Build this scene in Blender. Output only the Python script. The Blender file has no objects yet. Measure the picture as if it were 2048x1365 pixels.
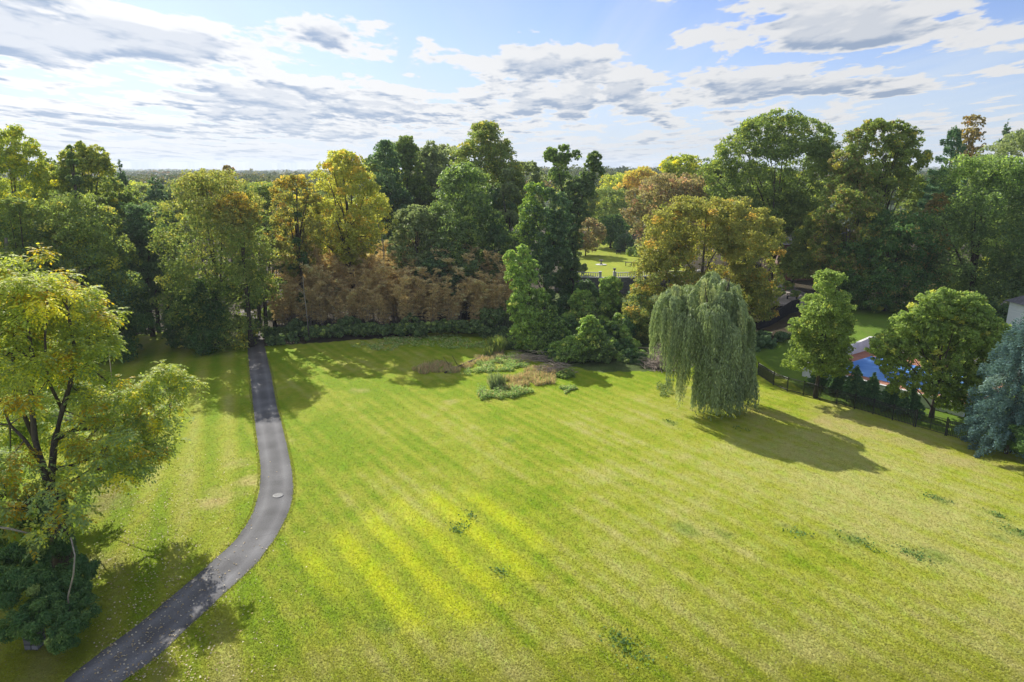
import bpy, math, random
import numpy as np
R_ = math.radians
scene = bpy.context.scene
col = scene.collection
PITCH = R_(13.9); FOC = 1365.0; CH = 22.0
cp, sp = math.cos(PITCH), math.sin(PITCH)

# ------------------------------------------------------------------ geometry of the view
def ray(px, py):
    r = (px - 1024) / FOC; u = (682.5 - py) / FOC
    return r, cp + u * sp, -sp + u * cp
def P(px, py, z=0.0):                       # ground point at height z
    r, f, d = ray(px, py); t = (z - CH) / d
    return r * t, f * t
def AT(px, py, Y):                          # point at forward distance Y
    r, f, d = ray(px, py); t = Y / f
    return r * t, Y, CH + d * t

# ------------------------------------------------------------------ noise + terrain
def sstep(a, b, x):
    t = np.clip((x - a) / (b - a), 0, 1); return t * t * (3 - 2 * t)
_g = np.random.RandomState(5).rand(256, 256)
def vnoise(x, y, s=1.0, off=0):
    x = np.asarray(x, float) / s + off * 17.3 + 1000; y = np.asarray(y, float) / s + off * 9.1 + 1000
    i = np.floor(x).astype(int); j = np.floor(y).astype(int); fx = x - i; fy = y - j
    fx = fx * fx * (3 - 2 * fx); fy = fy * fy * (3 - 2 * fy)
    g = lambda a, b: _g[a % 256, b % 256]
    return (g(i, j) * (1 - fx) + g(i + 1, j) * fx) * (1 - fy) + (g(i, j + 1) * (1 - fx) + g(i + 1, j + 1) * fx) * fy
def fbm(x, y, s, oct=4, off=0):
    r = 0; a = .5; t = 0
    for k in range(oct):
        r = r + a * vnoise(x, y, s / 2 ** k, off + k * 3); t += a; a *= .55
    return r / t
FA = np.array([28.2, 66.7]); FD = np.array([.587, -.81]); FN = np.array([.81, .587])
PA = np.array([32.4, 72.6])                 # near left corner of the pool terrace
def wall_y(x):
    x = np.asarray(x, float)
    return np.where(np.abs(x - 18) < 8, 127.3 - 2.0 * (1 - ((x - 18) / 8) ** 2), 127.3)
def terrain(x, y):
    x = np.asarray(x, float); y = np.asarray(y, float)
    z = (fbm(x, y, 30, 2, 1) - .5) * .5 * sstep(20, 40, y) * (1 - sstep(90, 110, y))
    d = (x - FA[0]) * FN[0] + (y - FA[1]) * FN[1]
    hill = 2.8 * sstep(5, 36, d) * sstep(22, 34, x)
    ter = 3.0 * sstep(.15, .55, y - wall_y(x)) * sstep(7, 10.5, x)
    z = z * (1 - sstep(0, 6, d)) + np.maximum(hill, ter)
    s = (x - PA[0]) * FD[0] + (y - PA[1]) * FD[1]; e = (x - PA[0]) * FN[0] + (y - PA[1]) * FN[1]
    inr = (s > .1) & (s < 15.9) & (e > .1) & (e < 13.9)
    z = np.where(inr, .4, z)
    r = np.hypot(x, y)
    z = z + sstep(250, 700, r) * (fbm(x, y, 500, 3, 7) - .5) * 22 + sstep(900, 2400, y) * 20 * fbm(x, y, 900, 2, 9)
    return z
def tz(x, y): return float(terrain(x, y))
def inpoly(X, Y, poly):
    res = np.zeros(X.shape, bool); n = len(poly)
    for i in range(n):
        x1, y1 = poly[i]; x2, y2 = poly[(i + 1) % n]
        if y1 == y2: continue
        c = ((y1 > Y) != (y2 > Y)) & (X < (x2 - x1) * (Y - y1) / (y2 - y1) + x1)
        res ^= c
    return res

# ------------------------------------------------------------------ object helpers
def tag(o, label=None, cat=None, group=None, kind=None):
    if label: o['label'] = label
    if cat: o['category'] = cat
    if group: o['group'] = group
    if kind: o['kind'] = kind
    return o
def empty(name, loc=(0, 0, 0), label=None, cat=None, group=None, rz=0):
    o = bpy.data.objects.new(name, None); col.objects.link(o); o.location = loc; o.rotation_euler = (0, 0, rz)
    o.empty_display_size = .3
    return tag(o, label, cat, group)
def link(name, me, mat, parent=None, loc=None):
    me.materials.append(mat)
    o = bpy.data.objects.new(name, me); col.objects.link(o)
    if parent: o.parent = parent
    if loc is not None: o.location = loc
    return o
def npmesh(name, V, Fq, colr=None, smooth=False):
    me = bpy.data.meshes.new(name); n = len(Fq); k = Fq.shape[1]
    me.vertices.add(len(V)); me.vertices.foreach_set('co', np.ascontiguousarray(V, np.float32).ravel())
    me.loops.add(n * k); me.loops.foreach_set('vertex_index', Fq.astype(np.int32).ravel())
    me.polygons.add(n); me.polygons.foreach_set('loop_start', np.arange(n, dtype=np.int32) * k)
    if smooth: me.polygons.foreach_set('use_smooth', np.ones(n, bool))
    if colr is not None:
        dom = 'FACE' if len(colr) == n and len(colr) != len(V) else 'POINT'
        a = me.attributes.new('tint', 'FLOAT_COLOR', dom)
        c = np.ones((len(colr), 4), np.float32); c[:, :3] = colr
        a.data.foreach_set('color', c.ravel())
    me.update(calc_edges=True)
    return me
class MB:
    def __init__(s): s.v = []; s.f = []
    def add(s, vs, fs):
        b = len(s.v); s.v += [tuple(map(float, v)) for v in vs]; s.f += [tuple(b + i for i in f) for f in fs]
    def box(s, c, d, rz=0, bev=0.0):
        hx, hy, hz = d[0] / 2, d[1] / 2, d[2] / 2; ca, sa = math.cos(rz), math.sin(rz)
        pts = []
        for sx, sy, sz in [(-1, -1, -1), (1, -1, -1), (1, 1, -1), (-1, 1, -1), (-1, -1, 1), (1, -1, 1), (1, 1, 1), (-1, 1, 1)]:
            x, y = sx * hx, sy * hy
            pts.append((c[0] + x * ca - y * sa, c[1] + x * sa + y * ca, c[2] + sz * hz))
        s.add(pts, [(0, 3, 2, 1), (4, 5, 6, 7), (0, 1, 5, 4), (1, 2, 6, 5), (2, 3, 7, 6), (3, 0, 4, 7)])
    def tube(s, pts, rad, n=6, cap=True):
        pts = [np.array(p, float) for p in pts]; rings = []
        for i, p in enumerate(pts):
            a = pts[max(i - 1, 0)]; b = pts[min(i + 1, len(pts) - 1)]; t = b - a; t /= (np.linalg.norm(t) + 1e-9)
            u = np.cross(t, (0, 0, 1.)) if abs(t[2]) < .9 else np.cross(t, (1., 0, 0)); u /= np.linalg.norm(u) + 1e-9; w = np.cross(t, u)
            r = rad[i] if hasattr(rad, '__len__') else rad
            rings.append([p + r * (math.cos(2 * math.pi * k / n) * u + math.sin(2 * math.pi * k / n) * w) for k in range(n)])
        vs = [v for r in rings for v in r]; fs = []
        for i in range(len(pts) - 1):
            for k in range(n): fs.append((i * n + k, i * n + (k + 1) % n, (i + 1) * n + (k + 1) % n, (i + 1) * n + k))
        if cap: fs.append(tuple(range(n))[::-1]); fs.append(tuple((len(pts) - 1) * n + k for k in range(n)))
        s.add(vs, fs)
    def lathe(s, c, prof, n=16):
        vs = []; fs = []
        for r, z in prof:
            for k in range(n): vs.append((c[0] + r * math.cos(2 * math.pi * k / n), c[1] + r * math.sin(2 * math.pi * k / n), c[2] + z))
        for i in range(len(prof) - 1):
            for k in range(n): fs.append((i * n + k, i * n + (k + 1) % n, (i + 1) * n + (k + 1) % n, (i + 1) * n + k))
        fs.append(tuple(range(n))[::-1]); fs.append(tuple((len(prof) - 1) * n + k for k in range(n)))
        s.add(vs, fs)
    def build(s, name, mat, parent=None, loc=None, smooth=False):
        me = bpy.data.meshes.new(name); me.from_pydata(s.v, [], s.f); me.update()
        if smooth:
            me.polygons.foreach_set('use_smooth', np.ones(len(me.polygons), bool))
        return link(name, me, mat, parent, loc)

# ------------------------------------------------------------------ materials
def newmat(name):
    m = bpy.data.materials.new(name); m.use_nodes = True
    nt = m.node_tree; nt.nodes.clear()
    return m, nt, nt.nodes.new
def L(nt, a, b): nt.links.new(a, b)
def leafmat(name, trans=.42, rough=.5, spec=.35, boost=1.0, blue=.82):
    m, nt, N = newmat(name)
    at = N('ShaderNodeAttribute'); at.attribute_name = 'tint'
    out = N('ShaderNodeOutputMaterial'); pr = N('ShaderNodeBsdfPrincipled'); tr = N('ShaderNodeBsdfTranslucent'); mx = N('ShaderNodeMixShader')
    pr.inputs['Roughness'].default_value = rough; pr.inputs['Specular IOR Level'].default_value = spec
    tcx = N('ShaderNodeMix'); tcx.data_type = 'RGBA'; tcx.blend_type = 'MULTIPLY'; tcx.inputs['Factor'].default_value = 1
    tcx.inputs['B'].default_value = (1.3 * boost, 1.28 * boost, blue, 1)
    L(nt, at.outputs['Color'], tcx.inputs['A']); L(nt, tcx.outputs['Result'], tr.inputs['Color'])
    L(nt, at.outputs['Color'], pr.inputs['Base Color'])
    mx.inputs[0].default_value = trans
    L(nt, pr.outputs[0], mx.inputs[1]); L(nt, tr.outputs[0], mx.inputs[2]); L(nt, mx.outputs[0], out.inputs[0])
    return m
def noisemat(name, c1, c2, scale=4, rough=.85, detail=6, bump=.3, spec=.3, stretch=(1, 1, 1), dist=0):
    m, nt, N = newmat(name)
    out = N('ShaderNodeOutputMaterial'); pr = N('ShaderNodeBsdfPrincipled'); tc = N('ShaderNodeTexCoord'); mp = N('ShaderNodeMapping')
    mp.inputs['Scale'].default_value = stretch
    no = N('ShaderNodeTexNoise'); no.inputs['Scale'].default_value = scale; no.inputs['Detail'].default_value = detail; no.inputs['Distortion'].default_value = dist
    cr = N('ShaderNodeValToRGB'); cr.color_ramp.elements[0].position = .32; cr.color_ramp.elements[1].position = .68
    cr.color_ramp.elements[0].color = (*c1, 1); cr.color_ramp.elements[1].color = (*c2, 1)
    L(nt, tc.outputs['Object'], mp.inputs[0]); L(nt, mp.outputs[0], no.inputs['Vector']); L(nt, no.outputs['Fac'], cr.inputs[0]); L(nt, cr.outputs[0], pr.inputs['Base Color'])
    pr.inputs['Roughness'].default_value = rough; pr.inputs['Specular IOR Level'].default_value = spec
    if bump:
        bp = N('ShaderNodeBump'); bp.inputs['Strength'].default_value = bump; bp.inputs['Distance'].default_value = .05
        L(nt, no.outputs['Fac'], bp.inputs['Height']); L(nt, bp.outputs[0], pr.inputs['Normal'])
    L(nt, pr.outputs[0], out.inputs[0])
    return m
M_leaf = leafmat('leaf', .52, .55, .22)
M_ivy = leafmat('ivy_leaf', .43, .5, .3)
M_needle = leafmat('needle', .25, .7, .12)
M_willow = leafmat('willow_leaf', .35, .5, .35)
M_dry = leafmat('dry_leaf', .35, .7, .15, .95, .8)
M_bark = noisemat('bark', (.035, .027, .02), (.11, .09, .07), 3, .9, 8, .6, stretch=(3, 3, .5))
M_pale = noisemat('pale_dead_wood', (.2, .17, .14), (.36, .32, .27), 3, .8, 6, .4, stretch=(3, 3, .6))
M_white = noisemat('white_render', (.62, .63, .66), (.8, .8, .82), 1.2, .8, 6, .1)
M_metal = noisemat('black_metal', (.008, .01, .012), (.02, .022, .026), 6, .45, 3, 0, .5)
M_stone = noisemat('grey_stone', (.1, .1, .11), (.28, .27, .28), 1.6, .9, 8, .6)
M_balus = noisemat('cast_stone', (.5, .49, .48), (.7, .69, .67), 3, .8, 6, .15)
M_dark = noisemat('dark_stained_wood', (.01, .01, .014), (.03, .028, .032), 4, .7, 5, .2)
M_roof = noisemat('grey_slate', (.06, .06, .07), (.14, .14, .155), 3, .8, 6, .3)

def brickmat(name, c1, c2, mort, scale=1, sq=False):
    m, nt, N = newmat(name); out = N('ShaderNodeOutputMaterial'); pr = N('ShaderNodeBsdfPrincipled'); tc = N('ShaderNodeTexCoord')
    mp = N('ShaderNodeMapping'); br = N('ShaderNodeTexBrick'); br.inputs['Scale'].default_value = scale
    if not sq: mp.inputs['Rotation'].default_value = (R_(90), 0, 0)
    br.inputs['Color1'].default_value = (*c1, 1); br.inputs['Color2'].default_value = (*c2, 1); br.inputs['Mortar'].default_value = (*mort, 1)
    br.inputs['Mortar Size'].default_value = .012; br.inputs['Brick Width'].default_value = .25; br.inputs['Row Height'].default_value = .085
    no = N('ShaderNodeTexNoise'); no.inputs['Scale'].default_value = 1.1; no.inputs['Detail'].default_value = 6
    mx = N('ShaderNodeMix'); mx.data_type = 'RGBA'; mx.blend_type = 'OVERLAY'; mx.inputs['Factor'].default_value = .45
    L(nt, tc.outputs['Object'], mp.inputs[0]); L(nt, mp.outputs[0], br.inputs['Vector']); L(nt, tc.outputs['Object'], no.inputs['Vector'])
    L(nt, br.outputs['Color'], mx.inputs['A']); L(nt, no.outputs['Fac'], mx.inputs['B']); L(nt, mx.outputs['Result'], pr.inputs['Base Color'])
    pr.inputs['Roughness'].default_value = .85; L(nt, pr.outputs[0], out.inputs[0]); return m
M_brick = brickmat('red_brick', (.32, .1, .06), (.24, .07, .045), (.35, .3, .26))
M_paver = brickmat('brick_paving', (.42, .14, .07), (.34, .1, .055), (.3, .2, .15), sq=True)
M_block = brickmat('stone_block', (.2, .195, .21), (.12, .118, .13), (.07, .07, .075), .3)
M_flag = brickmat('flagstone', (.42, .36, .32), (.34, .3, .27), (.2, .17, .15), .3, sq=True)

# ------------------------------------------------------------------ ground
def grow(a, n, k, start):
    r = []; v = a; st = start
    for _ in range(n): st *= k; v += st; r.append(v)
    return r
xm = list(np.arange(-62, 72.01, .32)); xr = grow(xm[-1], 52, 1.12, .32); xl = [-(v) for v in grow(62, 52, 1.12, .32)][::-1]
ym = list(np.arange(18, 134.01, .32)); yr = grow(ym[-1], 53, 1.12, .32)
xs = np.array(xl + xm + xr); ys = np.array([-400, -150, -60, -25, -8, 2, 8, 12, 15] + ym + yr)
GX, GY = np.meshgrid(xs, ys); GZ = terrain(GX, GY)
sd = np.array([.56, -.83]); su = np.array([.83, .56])
GGAIN = .90
def gcolor(X, Y):
    n1 = fbm(X, Y, 9, 4, 3); n2 = fbm(X, Y, 3.2, 4, 11); n3 = fbm(X, Y, 1.1, 3, 21)
    s = X * sd[0] + Y * sd[1]; u = X * su[0] + Y * su[1]
    st = fbm(u * 1.0, s * .16, 1.7, 3, 31)           # streaks along the mowing lines
    wv = .5 + .22 * np.sin((u + .12 * (n2 - .5)) * 2 * np.pi / 2.42) + .34 * np.tanh(2.2 * np.sin((u + .06 * (n2 - .5)) * 2 * np.pi / 1.21)) * (.4 + 1.2 * vnoise(u, s * .1, 1.21, 51))
    green = np.array([.215, .30, .008]); dry = np.array([.425, .405, .125]); mid = np.array([.345, .365, .035]); straw = np.array([.52, .42, .18])
    # dryness: drier to the right and near
    dr = .30 + .36 * sstep(-18, 25, X) * sstep(80, 45, Y) + (n1 - .5) * .9 + (st - .5) * .65 + (n2 - .5) * .5 + (wv - .5) * (.42 - .14 * sstep(0, 22, X)) + (n3 - .5) * .6 + .04 + .08 * sstep(50, 28, Y)
    drv = np.exp(-((X + 17) / 6.0) ** 2) * .25 * sstep(70, 50, Y)
    dr = np.clip(dr - drv - .08 * sstep(55, 75, Y), 0, 1)
    C = np.zeros(X.shape + (3,))
    a = np.clip(dr * 2, 0, 1)[..., None]; b = np.clip(dr * 2 - 1, 0, 1)[..., None]
    C[:] = green * (1 - a) + mid * a
    C[:] = C * (1 - b) + dry * b
    # left lawn: stripes run along the drive
    ll = X < (-33.7 + (86.8 - Y) * (11.7 / 29.2) - 2)
    ll = ll & (Y > 20) & (Y < 92)
    ul = X * .928 + Y * .371; sl = X * .371 - Y * .928
    wl = .5 + .5 * np.sin(ul * 2 * np.pi / 2.6 + 1.0); stl = fbm(ul, sl * .12, 1.6, 3, 41)
    d2 = np.clip(.38 + (n1 - .5) * .9 + (wl - .5) * .5 + (stl - .5) * .8 + .12 * (n3 - .5), 0, 1)
    a = np.clip(d2 * 2, 0, 1)[..., None]; b = np.clip(d2 * 2 - 1, 0, 1)[..., None]
    CL = (green * (1 - a) + mid * a) * (1 - b) + dry * b
    C = np.where(ll[..., None], CL, C)
    # the fertilised yellow-green bands
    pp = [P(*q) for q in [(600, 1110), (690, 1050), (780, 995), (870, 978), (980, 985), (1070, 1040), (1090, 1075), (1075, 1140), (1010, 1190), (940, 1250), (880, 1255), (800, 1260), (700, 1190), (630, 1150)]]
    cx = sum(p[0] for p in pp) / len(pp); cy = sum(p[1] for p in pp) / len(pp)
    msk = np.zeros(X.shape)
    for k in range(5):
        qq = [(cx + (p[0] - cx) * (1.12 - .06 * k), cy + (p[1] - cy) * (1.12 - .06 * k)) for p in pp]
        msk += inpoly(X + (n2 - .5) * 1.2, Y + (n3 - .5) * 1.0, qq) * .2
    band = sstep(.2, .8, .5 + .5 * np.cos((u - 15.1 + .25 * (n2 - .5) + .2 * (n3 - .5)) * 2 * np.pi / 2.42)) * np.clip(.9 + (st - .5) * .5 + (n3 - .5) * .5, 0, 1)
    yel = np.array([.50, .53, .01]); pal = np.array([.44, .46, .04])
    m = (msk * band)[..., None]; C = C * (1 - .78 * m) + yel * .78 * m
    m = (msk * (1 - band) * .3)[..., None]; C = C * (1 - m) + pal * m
    # dark clover tufts
    for (px, py, r) in [(1245, 1287, .9), (1725, 1090, .8), (1830, 1112, .8), (1870, 998, .9), (1600, 1072, .9), (1375, 1060, 1.1), (912, 1058, .45), (940, 1030, .35), (998, 1142, .35), (2040, 1068, 1.3), (1995, 1033, .7), (2000, 1080, .8), (1340, 845, .7), (880, 868, .6), (1450, 1075, .7), (1700, 1080, 1.2), (1870, 1110, 1.0), (1255, 968, .6), (760, 1250, .8), (1020, 880, .5)]:
        x0, y0 = P(px, py); rr = np.hypot((X - x0) * sd[0] + (Y - y0) * sd[1], 1.9 * ((X - x0) * su[0] + (Y - y0) * su[1])) / (r * 1.2)
        w = np.clip(1.2 - rr + (n3 - .5) * 2.4, 0, 1)[..., None] * .5
        C = C * (1 - w) + np.array([.13, .22, .03]) * w
    # straw worn patches
    for (px, py, r) in [(445, 985, 1.7), (425, 1000, 1.3), (470, 925, 1.2), (500, 960, 1.0), (1560, 838, 3.0), (1700, 860, 3.2), (1640, 830, 2.6), (1800, 885, 2.4), (1530, 860, 1.6), (720, 780, 1.2), (900, 800, .9), (1950, 930, 3), (560, 880, 1.2), (235, 955, 1.6), (210, 1010, 1.8), (215, 975, 1.6), (190, 1130, 1.4), (545, 830, .8)]:
        x0, y0 = P(px, py); rr = np.hypot(X - x0, Y - y0) / r
        w = np.clip(1.1 - rr + (n3 - .5) * 1.4 + (n2 - .5) * .8, 0, 1)[..., None] * .6
        cc = np.array([.26, .19, .10]) if px < 300 else straw * (.8 if px > 1500 else 1)
        C = C * (1 - w) + cc * w
    # verge of the drive a little drier
    # woodland floor outside the lawn
    lawn = [P(*q) for q in [(-900, 760), (60, 720), (200, 690), (260, 672), (330, 662), (430, 688), (492, 694), (545, 690), (640, 684), (760, 676), (880, 664), (960, 668), (1010, 692), (1040, 706), (1090, 726), (1200, 745), (1300, 744), (1350, 740), (1400, 735), (1480, 730), (1500, 705), (1590, 690)]]
    lawn += [(38, 84), (44, 98), (95, 98), (300, 120), (400, 30), (300, -300), (-400, -300), (-400, 60)]
    inn = inpoly(X + (n2 - .5) * 2.5, Y + (n3 - .5) * 1.5, lawn)
    gard = inpoly(X, Y, [(9, 124), (34, 124), (36, 150), (40, 200), (12, 205), (12, 150)]) & (Y > wall_y(X))
    litter = np.array([.055, .042, .026])[None, None] * (.6 + .9 * n3[..., None])
    brook = (X > -4) & (X < 30) & (Y > 68) & (Y < 126); litter = np.where(brook[..., None], np.array([.09, .12, .035]) * (.5 + n3[..., None]), litter)
    far = sstep(240, 330, np.hypot(X, Y))[..., None]
    litter = litter * (1 - far) + np.array([.05, .075, .025]) * far
    gr = np.array([.3, .33, .03]) * (.75 + .5 * n2[..., None])
    C = np.where(inn[..., None], C, litter)
    C = np.where(gard[..., None], gr, C)
    rt = (X > 30) & ((X - FA[0]) * FN[0] + (Y - FA[1]) * FN[1] > 1) & inn
    C = np.where(rt[..., None], np.array([.13, .2, .025]) * (.7 + .6 * n2[..., None]), C)
    return C
GC = gcolor(GX, GY).reshape(-1, 3) * GGAIN
nx, ny = len(xs), len(ys)
idx = np.arange(nx * ny).reshape(ny, nx)
Fq = np.stack([idx[:-1, :-1], idx[:-1, 1:], idx[1:, 1:], idx[1:, :-1]], -1).reshape(-1, 4)
def grassmat():
    m, nt, N = newmat('grass_and_soil')
    out = N('ShaderNodeOutputMaterial'); pr = N('ShaderNodeBsdfPrincipled'); at = N('ShaderNodeAttribute'); at.attribute_name = 'tint'
    tc = N('ShaderNodeTexCoord'); mp = N('ShaderNodeMapping'); mp.inputs['Rotation'].default_value = (0, 0, R_(-34)); mp.inputs['Scale'].default_value = (1, .45, 1)
    L(nt, tc.outputs['Object'], mp.inputs[0])
    def noise(sc, det, v):
        n = N('ShaderNodeTexNoise'); n.inputs['Scale'].default_value = sc; n.inputs['Detail'].default_value = det; n.inputs['Roughness'].default_value = .7
        L(nt, v, n.inputs['Vector']); return n
    n1 = noise(3.2, 8, tc.outputs['Object']); n2 = noise(1.1, 6, mp.outputs[0]); n3 = noise(14, 4, tc.outputs['Object'])
    def rng(n, a, b, lo, hi):
        r = N('ShaderNodeMapRange'); r.inputs[1].default_value = a; r.inputs[2].default_value = b; r.inputs[3].default_value = lo; r.inputs[4].default_value = hi
        L(nt, n.outputs['Fac'], r.inputs[0]); return r
    a = rng(n1, .3, .7, .84, 1.16); b = rng(n3, .25, .75, .85, 1.15)
    mu = N('ShaderNodeMath'); mu.operation = 'MULTIPLY'; L(nt, a.outputs[0], mu.inputs[0]); L(nt, b.outputs[0], mu.inputs[1])
    v = N('ShaderNodeVectorMath'); v.operation = 'SCALE'; L(nt, at.outputs['Color'], v.inputs[0]); L(nt, mu.outputs[0], v.inputs['Scale'])
    # straw flecks between the blades
    mx = N('ShaderNodeMix'); mx.data_type = 'RGBA'; mx.blend_type = 'MULTIPLY'
    f = rng(n2, .42, .68, 0, .8); L(nt, f.outputs[0], mx.inputs['Factor']); L(nt, v.outputs[0], mx.inputs['A']); mx.inputs['B'].default_value = (.8, 1.02, .7, 1)
    L(nt, mx.outputs['Result'], pr.inputs['Base Color'])
    pr.inputs['Roughness'].default_value = .9; pr.inputs['Specular IOR Level'].default_value = .12
    ad = N('ShaderNodeMath'); ad.operation = 'ADD'; L(nt, n1.outputs['Fac'], ad.inputs[0]); L(nt, n3.outputs['Fac'], ad.inputs[1])
    bp = N('ShaderNodeBump'); bp.inputs['Strength'].default_value = .4; bp.inputs['Distance'].default_value = .07
    L(nt, ad.outputs[0], bp.inputs['Height']); L(nt, bp.outputs[0], pr.inputs['Normal']); L(nt, pr.outputs[0], out.inputs[0])
    return m
me = npmesh('ground', np.stack([GX, GY, GZ], -1).reshape(-1, 3), Fq, GC, smooth=True)
tag(link('ground', me, grassmat()), kind='structure')

# ------------------------------------------------------------------ driveway
def resample(pts, n):
    pts = np.array(pts, float); d = np.r_[0, np.cumsum(np.hypot(*np.diff(pts, axis=0).T))]; t = np.linspace(0, d[-1], n)
    o = np.stack([np.interp(t, d, pts[:, k]) for k in (0, 1)], -1)
    for _ in range(6): o[1:-1] = (o[:-2] + o[1:-1] * 2 + o[2:]) / 4
    return o
DL = [P(*q) for q in [(60, 1430), (140, 1352), (222, 1288), (272, 1251), (392, 1152), (477, 1072), (509, 1019), (521, 961), (520, 920), (512, 865), (505, 803), (499, 745), (495, 698), (489, 650), (478, 620)]]
DR = [P(*q) for q in [(170, 1430), (238, 1365), (307, 1322), (426, 1207), (517, 1121), (558, 1063), (582, 1012), (588, 967), (582, 926), (567, 858), (553, 807), (543, 749), (531, 701), (520, 650), (506, 620)]]
NL = 240; rl = resample(DL, NL); rr_ = resample(DR, NL)
NC = 13; V = []; C = []
arc = np.r_[0, np.cumsum(np.hypot(*np.diff((rl + rr_) / 2, axis=0).T))]
for i in range(NL):
    for k in range(NC):
        t = k / (NC - 1); wob = .12 * (vnoise(arc[i], 0, .8, 3 + (k > 6)) - .5) * (1 if k in (0, NC - 1) else 0)
        p = rl[i] * (1 - t) + rr_[i] * t; p = p + (rr_[i] - rl[i]) / np.linalg.norm(rr_[i] - rl[i]) * wob
        V.append((p[0], p[1], tz(p[0], p[1]) + .02 + .03 * math.sin(math.pi * t)))
        tr = math.exp(-((t - .24) / .1) ** 2) + math.exp(-((t - .76) / .1) ** 2)
        n = float(fbm(p[0], p[1], 1.5, 3, 5)); g = .112 + .05 * tr + .11 * (n - .5)
        leafy = float(sstep(70, 88, p[1])) * .5
        C.append((g * 1.0 * (1 - leafy) + .13 * leafy, g * .985 * (1 - leafy) + .1 * leafy, g * 1.0 * (1 - leafy) + .075 * leafy))
idx = np.arange(NL * NC).reshape(NL, NC)
Fq = np.stack([idx[:-1, :-1], idx[:-1, 1:], idx[1:, 1:], idx[1:, :-1]], -1).reshape(-1, 4)
def asphalt():
    m, nt, N = newmat('asphalt'); out = N('ShaderNodeOutputMaterial'); pr = N('ShaderNodeBsdfPrincipled'); at = N('ShaderNodeAttribute'); at.attribute_name = 'tint'
    tc = N('ShaderNodeTexCoord'); n = N('ShaderNodeTexNoise'); n.inputs['Scale'].default_value = 18; n.inputs['Detail'].default_value = 5
    L(nt, tc.outputs['Object'], n.inputs['Vector'])
    r = N('ShaderNodeMapRange'); r.inputs[1].default_value = .25; r.inputs[2].default_value = .75; r.inputs[3].default_value = .7; r.inputs[4].default_value = 1.3
    L(nt, n.outputs['Fac'], r.inputs[0])
    vo = N('ShaderNodeTexVoronoi'); vo.feature = 'DISTANCE_TO_EDGE'; vo.inputs['Scale'].default_value = .35; L(nt, tc.outputs['Object'], vo.inputs['Vector'])
    cr = N('ShaderNodeMapRange'); cr.inputs[1].default_value = 0; cr.inputs[2].default_value = .006; cr.inputs[3].default_value = .82; cr.inputs[4].default_value = 1; L(nt, vo.outputs['Distance'], cr.inputs[0])
    mu = N('ShaderNodeMath'); mu.operation = 'MULTIPLY'; L(nt, r.outputs[0], mu.inputs[0]); L(nt, cr.outputs[0], mu.inputs[1])
    v = N('ShaderNodeVectorMath'); v.operation = 'SCALE'; L(nt, at.outputs['Color'], v.inputs[0]); L(nt, mu.outputs[0], v.inputs['Scale'])
    L(nt, v.outputs[0], pr.inputs['Base Color']); pr.inputs['Roughness'].default_value = .85; pr.inputs['Specular IOR Level'].default_value = .25
    bp = N('ShaderNodeBump'); bp.inputs['Strength'].default_value = .25; bp.inputs['Distance'].default_value = .02; L(nt, n.outputs['Fac'], bp.inputs['Height']); L(nt, bp.outputs[0], pr.inputs['Normal'])
    L(nt, pr.outputs[0], out.inputs[0]); return m
tag(link('driveway', npmesh('driveway', np.array(V), Fq, np.array(C), smooth=True), asphalt()), kind='structure')
x0, y0 = P(556, 990)
mh = MB(); mh.lathe((0, 0, 0), [(.36, -.03), (.36, .035), (.30, .045), (.29, .035), (.0 + .02, .035)], 24)
for k in range(-2, 3): mh.box((k * .1, 0, .042), (.03, .4 - abs(k) * .06, .012))
tag(mh.build('manhole_cover', noisemat('worn_iron', (.11, .11, .11), (.19, .19, .19), 8, .6, 4, .2), loc=(x0, y0, tz(x0, y0) + .05)), 'round pale manhole cover set in the bend of the asphalt drive', 'manhole cover')

# ------------------------------------------------------------------ foliage machinery
def rdirs(rng, n, up=0.0):
    d = rng.normal(size=(n, 3)); d[:, 2] += up; return d / (np.linalg.norm(d, axis=1, keepdims=True) + 1e-9)
def leafquads(rng, c, nrm, size, aspect=.6, droop=0.0, jit=.35):
    n = len(c); nr = nrm + rng.normal(size=(n, 3)) * jit; nr /= np.linalg.norm(nr, axis=1, keepdims=True) + 1e-9
    t = rng.normal(size=(n, 3)); t[:, 2] -= droop; t -= nr * (t * nr).sum(1, keepdims=True); t /= np.linalg.norm(t, axis=1, keepdims=True) + 1e-9
    b = np.cross(nr, t); s = (size * (.65 + .7 * rng.rand(n)))[:, None]
    k = nr * s * .12
    V = np.stack([c - t * s * .5, c + b * s * aspect * .5 + k, c + t * s * .5, c - b * s * aspect * .5 + k], 1).reshape(-1, 3)
    return V
def quadsF(n): return np.arange(n * 4, dtype=np.int32).reshape(-1, 4)
LEAFGAIN = 2.55
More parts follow.
